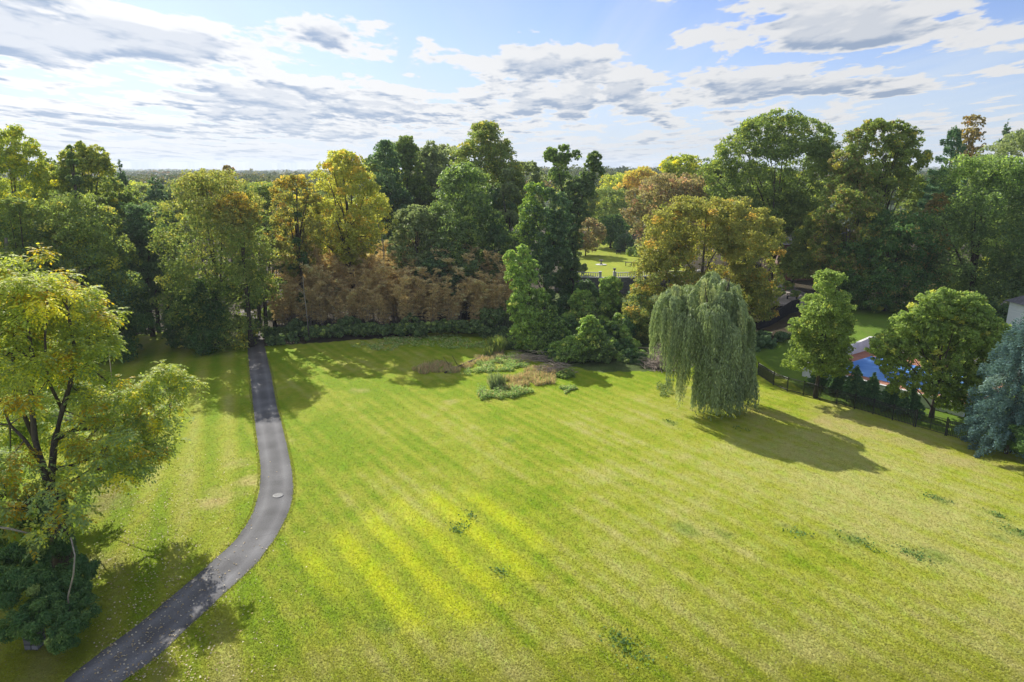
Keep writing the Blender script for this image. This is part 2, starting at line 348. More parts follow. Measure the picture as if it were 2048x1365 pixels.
PAL = {  # (base, second, rare accent, accent probability)
    'green': ((.072, .102, .022), (.13, .16, .03), (.2, .2, .03), .02),
    'deep': ((.036, .072, .018), (.07, .11, .022), (.12, .15, .03), .02),
    'bluegreen': ((.05, .085, .04), (.085, .125, .055), (.14, .17, .09), .02),
    'greygreen': ((.09, .112, .05), (.15, .17, .08), (.2, .2, .12), .02),
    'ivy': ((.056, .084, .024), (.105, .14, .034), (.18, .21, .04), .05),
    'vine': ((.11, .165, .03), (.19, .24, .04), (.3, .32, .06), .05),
    'olive': ((.085, .115, .022), (.14, .16, .03), (.26, .23, .03), .05),
    'yellowgreen': ((.13, .16, .022), (.23, .235, .03), (.42, .32, .02), .12),
    'yellow': ((.18, .19, .03), (.27, .25, .035), (.34, .23, .03), .08),
    'gold': ((.12, .125, .025), (.19, .175, .032), (.27, .18, .03), .06),
    'orange': ((.30, .21, .03), (.37, .25, .03), (.38, .2, .03), .05),
    'rust': ((.12, .10, .03), (.17, .13, .035), (.26, .15, .03), .05),
    'brown': ((.225, .165, .085), (.32, .24, .13), (.42, .32, .18), .1),
    'weedy': ((.12, .17, .05), (.19, .24, .08), (.28, .22, .11), .12),
    'tan': ((.22, .16, .095), (.3, .225, .14), (.15, .18, .07), .15),
    'reddish': ((.115, .10, .05), (.18, .15, .08), (.24, .14, .09), .08),
    'spruce': ((.045, .075, .075), (.075, .115, .115), (.12, .16, .155), .03),
    'pine': ((.045, .085, .03), (.09, .14, .045), (.15, .18, .05), .03),
    'willow': ((.09, .115, .055), (.15, .175, .09), (.2, .21, .1), .04),
    'bush': ((.10, .14, .04), (.165, .2, .055), (.26, .25, .06), .03),
}
def colours(rng, pos, cid, pal, hot=None, hotdir=None, hotamt=0.0, cen=None, ext=None):
    A, B, H, p = [np.array(v) for v in PAL[pal][:3]] + [PAL[pal][3]]
    nc = int(cid.max()) + 1; cr = rng.rand(nc)[cid][:, None]; m = np.clip(cr * .8 + rng.normal(size=(len(pos), 1)) * .25, 0, 1)
    C = A * (1 - m) + B * m
    acc = (rng.rand(nc)[cid] < p) | (rng.rand(len(pos)) < p * .5); C[acc] = H
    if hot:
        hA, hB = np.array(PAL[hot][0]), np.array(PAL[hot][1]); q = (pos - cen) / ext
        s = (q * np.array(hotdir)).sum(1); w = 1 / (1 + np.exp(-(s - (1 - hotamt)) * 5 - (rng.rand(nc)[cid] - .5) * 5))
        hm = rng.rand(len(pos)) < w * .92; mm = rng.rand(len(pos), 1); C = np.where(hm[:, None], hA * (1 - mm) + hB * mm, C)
    C = C * np.array([.95, 1.0, 1.4 if PAL[pal][0][2] < .035 else 1.0])
    return np.minimum(C * LEAFGAIN * (.75 + .5 * rng.rand(len(pos), 1)), .8)
def clumps_from_lobes(rng, lobes, per, frac, up=.35):
    cs = []; rs = []; ds = []
    cen = np.mean([l[0] for l in lobes], 0)
    for c, r in lobes:
        c = np.array(c, float); r = np.array(r, float) * np.ones(3)
        n = max(3, int(per * (.7 + .6 * rng.rand()))); d = rdirs(rng, n, up)
        o = c - cen; on = np.linalg.norm(o); 
        if on > .1: d = d + .35 * o / on
        d /= np.linalg.norm(d, axis=1, keepdims=True)
        k = .5 + .6 * rng.rand(n, 1) ** .8; cs.append(c + d * r * k); ds.append(d); rs.append(np.mean(r) * frac * (.65 + .7 * rng.rand(n)))
    return np.concatenate(cs), np.concatenate(rs), np.concatenate(ds)
def foliage(rng, clc, clr, cld, nleaf, size, flat=.75, up=.3, jit=.5, shell=.55):
    w = clr ** 2; w = w / w.sum(); cid = rng.choice(len(clc), nleaf, p=w)
    d = rdirs(rng, nleaf, up + .25) + cld[cid] * .4; d /= np.linalg.norm(d, axis=1, keepdims=True)
    rad = clr[cid][:, None] * (shell + (1.08 - shell) * rng.rand(nleaf, 1) ** .7)
    pos = clc[cid] + d * rad * np.array([1, 1, flat]) + rng.normal(size=(nleaf, 3)) * .16 * clr[cid][:, None]
    return pos, d, cid
def trunk_mb(rng, H, cb, R, tr, targets, lean=(0, 0), nl=10):
    mb = MB(); top = cb + (H - cb) * .55
    pts = [(lean[0] * t * top + .12 * tr * math.sin(5 * t), lean[1] * t * top, t * top - (.15 if t == 0 else 0)) for t in np.linspace(0, 1, 7)]
    mb.tube(pts, [tr * 1.35 if i == 0 else tr * (1 - .7 * i / 6) for i in range(7)], 8)
    if len(targets):
        sel = rng.choice(len(targets), min(nl, len(targets)), replace=False)
        for j in sel:
            T = targets[j]; z0 = cb * .75 + (top - cb * .75) * rng.rand() * .9; z0 = min(z0, T[2] - .3) if T[2] > cb else z0
            z0 = max(z0, cb * .4); f = z0 / top
            a = np.array([lean[0] * z0, lean[1] * z0, z0]); m = a * .5 + T * .5 + np.array([0, 0, .12 * np.linalg.norm(T - a)]) * (1 if T[2] > z0 else -.2)
            q = [a * (1 - t) ** 2 + 2 * m * t * (1 - t) + T * t * t for t in np.linspace(0, 1, 5)]
            r0 = tr * (1 - .7 * f) * .5; mb.tube(q, [r0 * (1 - .8 * i / 4) for i in range(5)], 5)
    return mb
TREES = {}
def tree_at(key, name, X, Y, H, cb, R, label, pal='green', leafs=26000, size=None, lobes=None, nlobe=11, per=13, frac=.42, prof='round',
            tr=None, seed=1, mat=None, group=None, cat='tree', aspect=.62, droop=0, jit=.85, flat=.75, nl=12, lean=(0, 0), gaps=0, **hk):
    rng = np.random.RandomState(seed); z0 = tz(X, Y)
    if lobes is None:
        lobes = []; h = H - cb; k = 0
        for i in range(nlobe):
            t = (i + .5) / nlobe; t = min(max(t + rng.normal() * .04, .03), .97)
            if prof == 'round': pr = math.sqrt(max(0, 1 - ((t - .45) / .58) ** 2))
            elif prof == 'cone': pr = (1 - t) ** .75 * .95 + .06
            elif prof == 'vase': pr = math.sin(min(1, t * 1.0 + .12) * math.pi * .86) * 1.02
            elif prof == 'column': pr = .95 * (1 - t ** 3) * min(1, .55 + t * 1.5) + .12
            elif prof == 'dome': pr = math.sqrt(max(0, 1 - (t * .97) ** 2.2))
            rr = R * pr * (.85 + .3 * rng.rand()); lr = min(R * .5, h * .34) * (.7 + .4 * rng.rand()) * (.55 + .5 * pr)
            k += 1; a = k * 2.4 + rng.rand() * .8
            off = max(0, rr - lr * .8) * (.75 + .35 * rng.rand())
            lobes.append(((math.cos(a) * off, math.sin(a) * off, cb + min(max(t * h, lr * .6), h - lr * .78)), (lr, lr, lr * .8)))
            if rr > lr * 1.15:
                a2 = a + math.pi * (.6 + .8 * rng.rand()); lobes.append(((math.cos(a2) * off, math.sin(a2) * off, cb + min(t * h, h - lr * .8)), (lr * .85, lr * .85, lr * .7)))
    size = size or max(.17, .0033 * Y)
    cc, cr_, cd = clumps_from_lobes(rng, lobes, per * 3.2, frac * .54, .5)
    if gaps: keep = rng.rand(len(cc)) > gaps; cc, cr_, cd = cc[keep], cr_[keep], cd[keep]
    lo = cc[:, 2] - cr_ * .7; cc[:, 2] += np.maximum(0, .15 - lo)
    pos, d, cid = foliage(rng, cc, cr_, cd, leafs, size, flat=flat)
    V = leafquads(rng, pos, d, size, aspect, droop, jit)
    ex = pos.max(0) - pos.min(0); cen = (pos.max(0) + pos.min(0)) / 2
    C = colours(rng, pos, cid, pal, hk.get('hot'), hk.get('hotdir', (0, 0, 1)), hk.get('hotamt', 0), cen, ex / 2)
    root = empty(name, (X, Y, z0), label, cat, group)
    tr = tr or max(.14, H * .017)
    trunk_mb(rng, H, max(cb, .8), R, tr, cc, lean, nl).build('trunk', M_bark, root, smooth=True)
    link('crown', npmesh('crown', V, quadsF(len(pos)), C), mat or M_leaf, root)
    TREES[key] = root
    return root
def T(key, name, cx, yt, yb, hw, Y, label, **k):
    """tree from where its crown stands in the view: centre x, top y, bottom y, half width, forward distance"""
    xm_, _, zt = AT(cx, yt, Y); _, _, zb = AT(cx, yb, Y); X = AT(cx, (yt + yb) / 2, Y)[0]; g = tz(X, Y)
    dep = Y * cp + (CH - (zt + zb) / 2) * sp; R = 1.15 * hw * dep / FOC
    lob = k.pop('plobes', None)
    if lob:
        rg = np.random.RandomState(k.get('seed', 1) + 7); PSC = k.pop('psc', 1.0)
        L3 = []
        for q in lob:
            px, py, rp = q[:3]; dy = q[3] if len(q) > 3 else (rg.rand() - .5) * rp * dep / FOC
            x, _, z = AT(px, py, Y); r = PSC * rp * dep / FOC; L3.append(((x - X, dy, max(z - g, r * .6)), (r, r, r * (q[4] if len(q) > 4 else .95))))
        ex = []
        for i, (c, rr) in enumerate(L3):
            c = np.array(c); js = sorted((j for j in range(len(L3)) if j != i), key=lambda j: np.linalg.norm(np.array(L3[j][0]) - c))[:3]
            j = js[rg.randint(len(js))]; m = (c + np.array(L3[j][0])) / 2 + rg.normal(size=3) * rr[0] * .25; q = rr[0] * (.6 + .3 * rg.rand()); ex.append((tuple(m), (q, q, q)))
        k['lobes'] = L3 + ex
    return tree_at(key, name, X, Y, zt - g, max(.4, zb - g), R, label, **k)
def conifer(key, name, cx, yt, yb, hw, Y, label, pal='pine', leafs=16000, size=None, seed=1, tier=1.0, droop=.25, group=None, open_=0.0, X=None, upt=0.0, gap=0.0, asp=.28):
    rng = np.random.RandomState(seed); _, _, zt = AT(cx, yt, Y); _, _, zb = AT(cx, yb, Y); X = X if X is not None else AT(cx, (yt + yb) / 2, Y)[0]; g = tz(X, Y)
    H = zt - g; cb = max(.15, zb - g); R = hw * (Y * cp + (CH - (zt + zb) / 2) * sp) / FOC
    size = size or max(.16, .0036 * Y); nb = int(90 * tier); t = np.sort(rng.rand(nb)) ** .85
    if gap: t = t[rng.rand(nb) > gap]
    nb = len(t)
    ang = np.arange(nb) * 2.399 + rng.rand(nb) * .5; rad = R * ((1 - t) ** .8 * (1 - open_) + open_ * np.sqrt(np.clip(1 - (t - .3) ** 2 / .5, 0.02, 1)) ) * (.72 + .4 * rng.rand(nb)); rad = np.maximum(rad, .12 * R * (1 - t) + .1)
    z = cb + t * (H - cb)
    w = rad ** 1.6 + .02; cid = rng.choice(nb, leafs, p=w / w.sum()); u = rng.rand(leafs) ** .6
    wd = (.22 * rad[cid] * (1.15 - u)) ; side = rng.normal(size=leafs) * wd * .6
    ca, sa = np.cos(ang[cid]), np.sin(ang[cid]); r = u * rad[cid]
    pos = np.stack([ca * r - sa * side, sa * r + ca * side, z[cid] - droop * rad[cid] * u ** 1.5 * (1 - t[cid] * .6) + upt * rad[cid] * u ** 2 + rng.normal(size=leafs) * .05 * R], -1)
    pos[:, 2] = np.maximum(pos[:, 2], .08)
    # needle sprays point outward along their branch
    tdir = np.stack([ca, sa, -droop * np.ones(leafs) + .3], -1) + rng.normal(size=(leafs, 3)) * .5; tdir /= np.linalg.norm(tdir, axis=1, keepdims=True)
    nr = np.cross(tdir, rng.normal(size=(leafs, 3))) + np.array([0, 0, .5]); nr /= np.linalg.norm(nr, axis=1, keepdims=True); b = np.cross(nr, tdir); b /= np.linalg.norm(b, axis=1, keepdims=True)
    s = (size * (.6 + .8 * rng.rand(leafs)))[:, None]
    V = np.stack([pos - tdir * s * .5, pos + b * s * asp * .9, pos + tdir * s * .6, pos - b * s * asp * .9], 1).reshape(-1, 3)
    C = colours(rng, pos, cid, pal)
    root = empty(name, (X, Y, g), label, 'tree', group); mb = MB()
    mb.tube([(0, 0, -.1), (0, 0, H * .5), (0, 0, H * .97)], [max(.08, H * .014), H * .009, .02], 7)
    for i in range(0, nb, 2):
        mb.tube([(0, 0, z[i] + .02), (math.cos(ang[i]) * rad[i] * .85, math.sin(ang[i]) * rad[i] * .85, z[i] - droop * rad[i] * .8 * (1 - t[i] * .6) + upt * rad[i] * .7)], [.012 * R + .01, .006], 3)
    mb.build('trunk', M_bark, root); link('crown', npmesh('crown', V, quadsF(leafs), C), M_needle, root); TREES[key] = root
    return root
def blobs(name, items, label, pal='ivy', leafs=9000, size=.3, seed=1, mat=None, kind=None, cat='shrub', group=None, per=12, frac=.36, up=.5, aspect=.7, flat=.8, droop=0.0, jit=.45):
    """leafy mass: items are (px, py, radius px, Y[, vertical squash]) -> one mesh of leaves, origin on the ground"""
    rng = np.random.RandomState(seed); Ls = []
    for q in items:
        x, y, z = AT(*q[:2], q[3]); r = q[2] * (y * cp + (CH - z) * sp) / FOC; Ls.append([x, y, z, r, q[4] if len(q) > 4 else .8])
    bx, by = np.mean([l[0] for l in Ls]), np.mean([l[1] for l in Ls]); bz = tz(bx, by)
    lob = [((l[0] - bx, l[1] - by, max(l[2] - bz, .2 * l[3])), (l[3], l[3], l[3] * l[4])) for l in Ls]
    cc, cr_, cd = clumps_from_lobes(rng, lob, per * 1.5, frac * .85, up)
    pos, d, cid = foliage(rng, cc, cr_, cd, leafs, size, flat, up)
    lim = terrain(pos[:, 0] + bx, pos[:, 1] + by) - bz + .03; low = pos[:, 2] < lim; pos[low, 2] = (lim + rng.rand(len(pos)) * .35)[low]
    V = leafquads(rng, pos, d, size, aspect, droop, jit); C = colours(rng, pos, cid, pal)
    o = link(name, npmesh(name, V, quadsF(len(pos)), C), mat or M_ivy, loc=(bx, by, bz))
    return tag(o, label, cat if kind is None else None, group, kind)
def copy_tree(o, loc, sc=1.0, rz=0.0, label=None, group=None, szs=1.0):
    c = o.copy(); col.objects.link(c); c.location = loc; c.scale = (sc, sc, sc * szs); c.rotation_euler = (0, 0, rz)
    if label: c['label'] = label
    if group: c['group'] = group
    for ch in list(o.children):
        d = ch.copy(); col.objects.link(d); d.parent = c
    return c
# ------------------------------------------------------------------ the trees, left wood
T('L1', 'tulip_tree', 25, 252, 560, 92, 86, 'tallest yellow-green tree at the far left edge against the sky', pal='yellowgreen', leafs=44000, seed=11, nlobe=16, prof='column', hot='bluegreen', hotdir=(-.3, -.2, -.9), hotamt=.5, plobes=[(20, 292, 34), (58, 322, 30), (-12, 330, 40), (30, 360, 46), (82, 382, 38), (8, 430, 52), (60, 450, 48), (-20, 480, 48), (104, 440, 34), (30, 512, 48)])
T('L2', 'tulip_tree', 165, 283, 560, 72, 90, 'narrow-topped yellow-green tree right of the far left giant', pal='olive', leafs=34000, seed=12, nlobe=14, prof='round', hot='yellow', hotdir=(.3, -.2, .8), hotamt=.2, gaps=.12, plobes=[(163, 300, 16), (190, 312, 20), (143, 322, 20), (170, 342, 32), (207, 348, 22), (130, 362, 28), (180, 392, 40), (150, 432, 44), (202, 442, 34), (170, 492, 44)])
T('L2b', 'ivy_covered_tree', 148, 282, 420, 14, 84, 'slim ivy column rising out of the left wood to the skyline', pal='ivy', leafs=6000, seed=13, mat=M_ivy, prof='column', nlobe=7, per=9, frac=.5)
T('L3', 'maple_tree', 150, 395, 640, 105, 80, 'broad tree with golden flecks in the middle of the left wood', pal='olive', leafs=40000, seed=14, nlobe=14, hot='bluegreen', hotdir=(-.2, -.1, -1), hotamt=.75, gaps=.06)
T('L4', 'oak_tree', 185, 306, 480, 50, 112, 'dull green tree on the skyline behind the yellow left trees', pal='olive', leafs=15000, seed=15)
T('L18', 'oak_tree', 100, 318, 560, 50, 98, 'dull yellow-green tree filling the skyline between the two tallest left trees', pal='olive', leafs=20000, seed=128)
T('L19', 'oak_tree', 228, 330, 560, 48, 96, 'green tree on the right slope of the left wood skyline', pal='green', leafs=20000, seed=129, hot='yellow', hotdir=(-.3, -.2, .8), hotamt=.1)
T('L20', 'oak_tree', 345, 420, 660, 40, 94, 'dark narrow tree between the bushy oak and the orange-topped maple', pal='bluegreen', leafs=18000, seed=130, prof='column')
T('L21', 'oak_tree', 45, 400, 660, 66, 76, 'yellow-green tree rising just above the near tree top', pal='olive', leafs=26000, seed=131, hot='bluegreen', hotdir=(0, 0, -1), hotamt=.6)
conifer('L5', 'spruce_tree', 250, 318, 500, 34, 124, 'pointed dark spruce on the skyline of the left wood', 'bluegreen', 9000, seed=16)
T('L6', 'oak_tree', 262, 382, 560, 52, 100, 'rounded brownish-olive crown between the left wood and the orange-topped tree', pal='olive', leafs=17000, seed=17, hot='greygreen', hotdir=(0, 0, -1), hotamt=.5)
T('L7', 'oak_tree', 288, 412, 650, 62, 92, 'dark bushy oak hugging the left side of the orange-topped tree', pal='bluegreen', leafs=26000, seed=18, nlobe=12)
T('L8', 'sugar_maple_tree', 430, 345, 688, 100, 87, 'big maple with an orange top standing left of the drive', pal='olive', leafs=46000, seed=19, nlobe=16, hot='gold', hotdir=(.25, -.2, .95), hotamt=.55, prof='round')
T('L8b', 'sugar_maple_tree', 478, 388, 470, 46, 86, 'small orange maple crown leaning on the big maple beside the drive', pal='gold', leafs=9000, seed=119, nlobe=7, hot='orange', hotdir=(.2, 0, .8), hotamt=.55)
T('L9', 'oak_tree', 222, 520, 700, 70, 82, 'dark green tree with low skirts at the edge of the left lawn', pal='deep', leafs=30000, seed=20, nlobe=13, prof='dome', hot='yellowgreen', hotdir=(.5, -.2, .8), hotamt=.1)
T('L9b', 'beech_tree', 395, 560, 692, 66, 85, 'deep shaded beech boughs above the lawn edge left of the drive', pal='deep', leafs=24000, seed=21, nlobe=10, prof='dome')
T('L9c', 'beech_tree', 490, 470, 668, 34, 92, 'slim dark green tree overhanging the left side of the drive', pal='deep', leafs=16000, seed=22, nlobe=9, prof='column')
T('L10', 'poplar_tree', 458, 333, 470, 22, 140, 'thin brownish treetop poking over the orange-topped maple', pal='rust', leafs=5000, seed=23, gaps=.3)
conifer('L11', 'pine_tree', 497, 372, 520, 34, 122, 'bright green pine behind the right shoulder of the orange-topped maple', 'pine', 9000, seed=24, droop=.1, upt=.2)
conifer('L12', 'pine_tree', 318, 352, 500, 40, 128, 'open grey-green pine behind the dark bushy oak', 'bluegreen', 8000, seed=25, open_=.5, gap=.2)
T('L13', 'ash_tree', 540, 430, 640, 26, 98, 'narrow mid-green tree right of the drive mouth', pal='green', leafs=12000, seed=26, prof='column', nlobe=9)
T('L15', 'ash_tree', 530, 368, 520, 44, 118, 'soft yellow-green tree beyond the drive mouth', pal='olive', leafs=14000, seed=27)
# behind the far-left edge, closes the wood
T('L16', 'oak_tree', -60, 380, 700, 90, 76, 'dark tree cut by the left edge of the picture', pal='deep', leafs=18000, seed=28, prof='dome')
T('L17', 'oak_tree', 60, 520, 690, 80, 78, 'low dark tree behind the big near tree', pal='deep', leafs=20000, seed=29, prof='dome')
# centre
T('C1', 'ivy_covered_tree', 592, 352, 540, 52, 98, 'forked tree with ivy trunks and an orange leaf patch on top', pal='gold', leafs=17000, seed=31, nlobe=10, gaps=.2, tr=.45, hot='orange', hotdir=(-.3, 0, .9), hotamt=.12, nl=16)
T('C1b', 'ivy_covered_tree', 601, 400, 655, 17, 96, 'dark ivy pillar in front of the brown bamboo at its left end', pal='deep', leafs=9000, seed=32, prof='column', nlobe=9, mat=M_ivy, frac=.5)
T('C2', 'tulip_tree', 695, 304, 520, 74, 100, 'bright yellow tree above the brown bamboo', pal='yellow', leafs=34000, seed=33, nlobe=15, gaps=.14, tr=.5, nl=22, prof='vase', hot='gold', hotdir=(.1, 0, -.9), hotamt=.35)
T('C3', 'oak_tree', 775, 283, 560, 52, 118, 'tall blue-green tree directly right of the yellow tree', pal='bluegreen', leafs=30000, seed=34, prof='column', nlobe=20)
T('C4', 'oak_tree', 815, 274, 480, 46, 124, 'light green treetop on the centre skyline', pal='green', leafs=26000, seed=235, nlobe=18, prof='column')
T('C5', 'ash_tree', 865, 284, 470, 44, 128, 'loose grey-green treetop left of the tall olive tree', pal='greygreen', leafs=20000, seed=236, nlobe=17, prof='column')
T('C6', 'sycamore_tree', 972, 246, 480, 70, 126, 'tall olive and yellow tree that tops the centre skyline', pal='olive', leafs=42000, seed=237, nlobe=24, prof='column', hot='gold', hotdir=(.2, 0, .4), hotamt=.3)
T('C6b', 'sycamore_tree', 985, 380, 600, 60, 122, 'shaded lower tree beneath the tall olive skyline tree', pal='bluegreen', leafs=16000, seed=137, nlobe=11, prof='dome')
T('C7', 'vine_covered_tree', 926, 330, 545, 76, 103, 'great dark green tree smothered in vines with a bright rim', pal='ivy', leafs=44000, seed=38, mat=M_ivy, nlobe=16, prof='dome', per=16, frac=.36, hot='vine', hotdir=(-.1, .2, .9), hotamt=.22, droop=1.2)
T('C8', 'ash_tree', 832, 412, 545, 48, 101, 'pale grey-green tree in front of the blue-green one over the bamboo', pal='greygreen', leafs=19000, seed=39, nlobe=11)
T('C8b', 'ash_tree', 885, 500, 590, 45, 99, 'small shaded tree tucked behind the middle of the bamboo', pal='bluegreen', leafs=13000, seed=40, nlobe=9)
T('F1', 'oak_tree', 800, 290, 520, 62, 134, 'broad muted green tree filling the centre skyline behind the light green treetop', pal='green', leafs=22000, seed=331, nlobe=16)
T('F2', 'ash_tree', 893, 292, 520, 58, 136, 'muted grey-green tree filling the skyline left of the tall olive tree', pal='greygreen', leafs=22000, seed=332, nlobe=16)
T('F3', 'oak_tree', 745, 318, 540, 44, 130, 'muted green tree on the skyline behind the bright yellow tree', pal='olive', leafs=14000, seed=333)
T('C9', 'locust_tree', 990, 430, 560, 26, 101, 'feathery blue-green tree at the right edge of the great vine tree', pal='bluegreen', leafs=11000, seed=41, prof='column', nlobe=8)
T('C10', 'oak_tree', 1055, 320, 470, 36, 128, 'pale treetop behind the two-headed ivy tree', pal='greygreen', leafs=11000, seed=42, gaps=.15)
T('C11', 'ivy_covered_tree', 1090, 362, 600, 60, 99, 'stout ivy tree with two bright shoulders left of the garden gap', pal='bluegreen', leafs=40000, seed=43, mat=M_ivy, per=16, hot='vine', hotdir=(-.9, 0, .6), hotamt=.4,  # brighter left side is sunlight put into the leaf colours
  psc=.85, plobes=[(1072, 392, 26), (1062, 430, 26), (1120, 412, 24), (1128, 445, 24), (1085, 450, 34), (1050, 470, 26), (1100, 490, 38), (1060, 515, 30), (1120, 520, 26), (1085, 548, 30)])
T('C12', 'ivy_covered_tree', 1145, 293, 560, 60, 112, 'tall ivy tree forking into a wide Y against the sky', pal='ivy', leafs=42000, seed=44, mat=M_ivy, per=15, tr=.6, hot='vine', hotdir=(-.6, 0, .6), hotamt=.15,
  psc=.9, plobes=[(1104, 312, 15), (1128, 304, 13), (1152, 312, 11), (1122, 330, 17), (1110, 352, 16), (1130, 365, 20), (1188, 318, 14), (1196, 345, 13), (1180, 340, 16), (1168, 362, 18), (1172, 380, 17), (1150, 385, 22), (1140, 410, 24), (1158, 425, 20), (1140, 450, 22), (1145, 480, 20), (1138, 505, 19), (1140, 530, 20), (1136, 555, 20)])
T('C13', 'beech_tree', 1020, 330, 560, 30, 116, 'slim grey-green tree between the olive giant and the Y-shaped ivy tree', pal='greygreen', leafs=12000, seed=45, prof='column', nlobe=9)
# vine-smothered snag at the brook
T('V1', 'vine_covered_snag', 1062, 488, 705, 50, 84, 'leaning snag draped in vines like a cloaked figure at the lawn edge', pal='vine', leafs=46000, seed=46, mat=M_ivy, per=18, frac=.36, droop=1.5, hot='ivy', hotdir=(.9, 0, -.2), hotamt=.55, tr=.4,  # sunlit left edge and shaded right side are painted into the leaf colours
  psc=1.08, plobes=[(1060, 560, 18), (1078, 600, 20), (1100, 625, 14), (1110, 655, 18), (1042, 500, 9), (1022, 512, 10), (1050, 520, 13), (1030, 530, 17), (1035, 555, 22), (1048, 585, 27), (1040, 615, 26), (1064, 620, 28), (1055, 650, 29), (1085, 650, 28), (1098, 640, 17), (1070, 680, 31), (1040, 675, 20), (1095, 675, 20), (1045, 700, 17), (1085, 700, 20)])
T('V2', 'vine_covered_stump', 1220, 553, 640, 25, 96, 'rounded vine column just in front of the stone terrace wall', pal='vine', leafs=20000, seed=47, mat=M_ivy, per=16, droop=1.2, hot='ivy', hotdir=(.5, -.3, -.8), hotamt=.8,  # darker leaf colour low and to the right paints its shaded side
  psc=.92, plobes=[(1212, 570, 14), (1230, 572, 14), (1220, 580, 18), (1222, 600, 22), (1214, 618, 18), (1230, 622, 17), (1222, 638, 17)])
T('V3', 'vine_covered_stump', 1162, 577, 665, 28, 92, 'vine-draped stump with a bright left flank left of the rounded column', pal='vine', leafs=20000, seed=48, mat=M_ivy, per=16, droop=1.2, hot='ivy', hotdir=(.9, -.1, -.6), hotamt=.6,  # bright left flank is painted sunlight, the darker ivy colour its shade
  psc=.95, plobes=[(1158, 592, 13), (1172, 594, 12), (1160, 606, 18), (1168, 620, 20), (1152, 632, 18), (1165, 645, 20), (1150, 660, 18)])
T('V4', 'vine_covered_stump', 1178, 632, 750, 52, 79, 'low vine-shrouded mound shaped like a hooded ghost at the lawn edge', pal='vine', leafs=36000, seed=49, mat=M_ivy, per=18, frac=.34, droop=1.6, hot='ivy', hotdir=(.7, -.2, -.5), hotamt=.7,  # leaf colours carry painted sun on the left, shade on the right
  psc=1.22, plobes=[(1120, 722, 18), (1180, 645, 11), (1172, 655, 14), (1186, 662, 16), (1180, 680, 22), (1165, 700, 24), (1195, 698, 22), (1150, 722, 24), (1180, 722, 26), (1205, 724, 20), (1130, 735, 18)])
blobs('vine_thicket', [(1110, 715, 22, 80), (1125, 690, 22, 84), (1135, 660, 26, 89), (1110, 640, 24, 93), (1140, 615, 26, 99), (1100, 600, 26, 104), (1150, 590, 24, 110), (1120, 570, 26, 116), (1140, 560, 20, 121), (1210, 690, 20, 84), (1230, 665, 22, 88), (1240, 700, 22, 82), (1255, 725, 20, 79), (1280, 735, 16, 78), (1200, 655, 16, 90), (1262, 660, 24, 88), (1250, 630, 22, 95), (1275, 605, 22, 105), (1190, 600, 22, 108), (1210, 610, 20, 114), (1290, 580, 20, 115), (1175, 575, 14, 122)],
      'tangled green vines filling the hollow below the stone terrace wall', 'deep', 60000, .27, 50, kind='stuff', per=16, droop=.8)  # dark palette paints in the shade lying on this vine slope
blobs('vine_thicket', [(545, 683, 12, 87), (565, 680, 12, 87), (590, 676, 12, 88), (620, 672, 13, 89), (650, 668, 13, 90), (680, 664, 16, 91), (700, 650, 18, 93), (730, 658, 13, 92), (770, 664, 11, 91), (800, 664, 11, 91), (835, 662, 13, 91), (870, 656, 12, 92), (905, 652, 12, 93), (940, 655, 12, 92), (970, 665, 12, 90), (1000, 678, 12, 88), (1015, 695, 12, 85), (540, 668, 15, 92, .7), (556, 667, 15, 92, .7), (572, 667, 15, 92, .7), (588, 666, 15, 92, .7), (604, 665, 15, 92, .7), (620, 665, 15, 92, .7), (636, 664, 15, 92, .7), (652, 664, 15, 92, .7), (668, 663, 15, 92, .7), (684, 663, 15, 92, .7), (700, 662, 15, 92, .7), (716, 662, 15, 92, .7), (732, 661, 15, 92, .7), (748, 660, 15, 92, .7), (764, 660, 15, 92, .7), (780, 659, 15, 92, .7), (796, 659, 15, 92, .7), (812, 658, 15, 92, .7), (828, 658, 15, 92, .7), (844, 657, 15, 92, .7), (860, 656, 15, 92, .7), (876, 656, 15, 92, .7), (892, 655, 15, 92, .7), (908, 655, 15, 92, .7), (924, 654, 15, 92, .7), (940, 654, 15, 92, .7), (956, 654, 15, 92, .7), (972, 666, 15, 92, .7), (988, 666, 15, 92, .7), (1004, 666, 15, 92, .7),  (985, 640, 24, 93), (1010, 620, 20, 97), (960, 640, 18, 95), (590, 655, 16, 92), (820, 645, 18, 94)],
      'dark vine hedge running along the foot of the brown bamboo', 'ivy', 70000, .27, 51, kind='stuff', per=14)
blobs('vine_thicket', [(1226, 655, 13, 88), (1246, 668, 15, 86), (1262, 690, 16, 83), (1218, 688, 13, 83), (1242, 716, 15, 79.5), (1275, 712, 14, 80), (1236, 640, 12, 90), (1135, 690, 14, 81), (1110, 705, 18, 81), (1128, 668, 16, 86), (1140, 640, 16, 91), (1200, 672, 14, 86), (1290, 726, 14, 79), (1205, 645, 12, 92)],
      'bright sunlit vines spilling between the hooded mound and the golden maple', 'vine', 34000, .25, 150, kind='stuff', per=16, droop=.8)
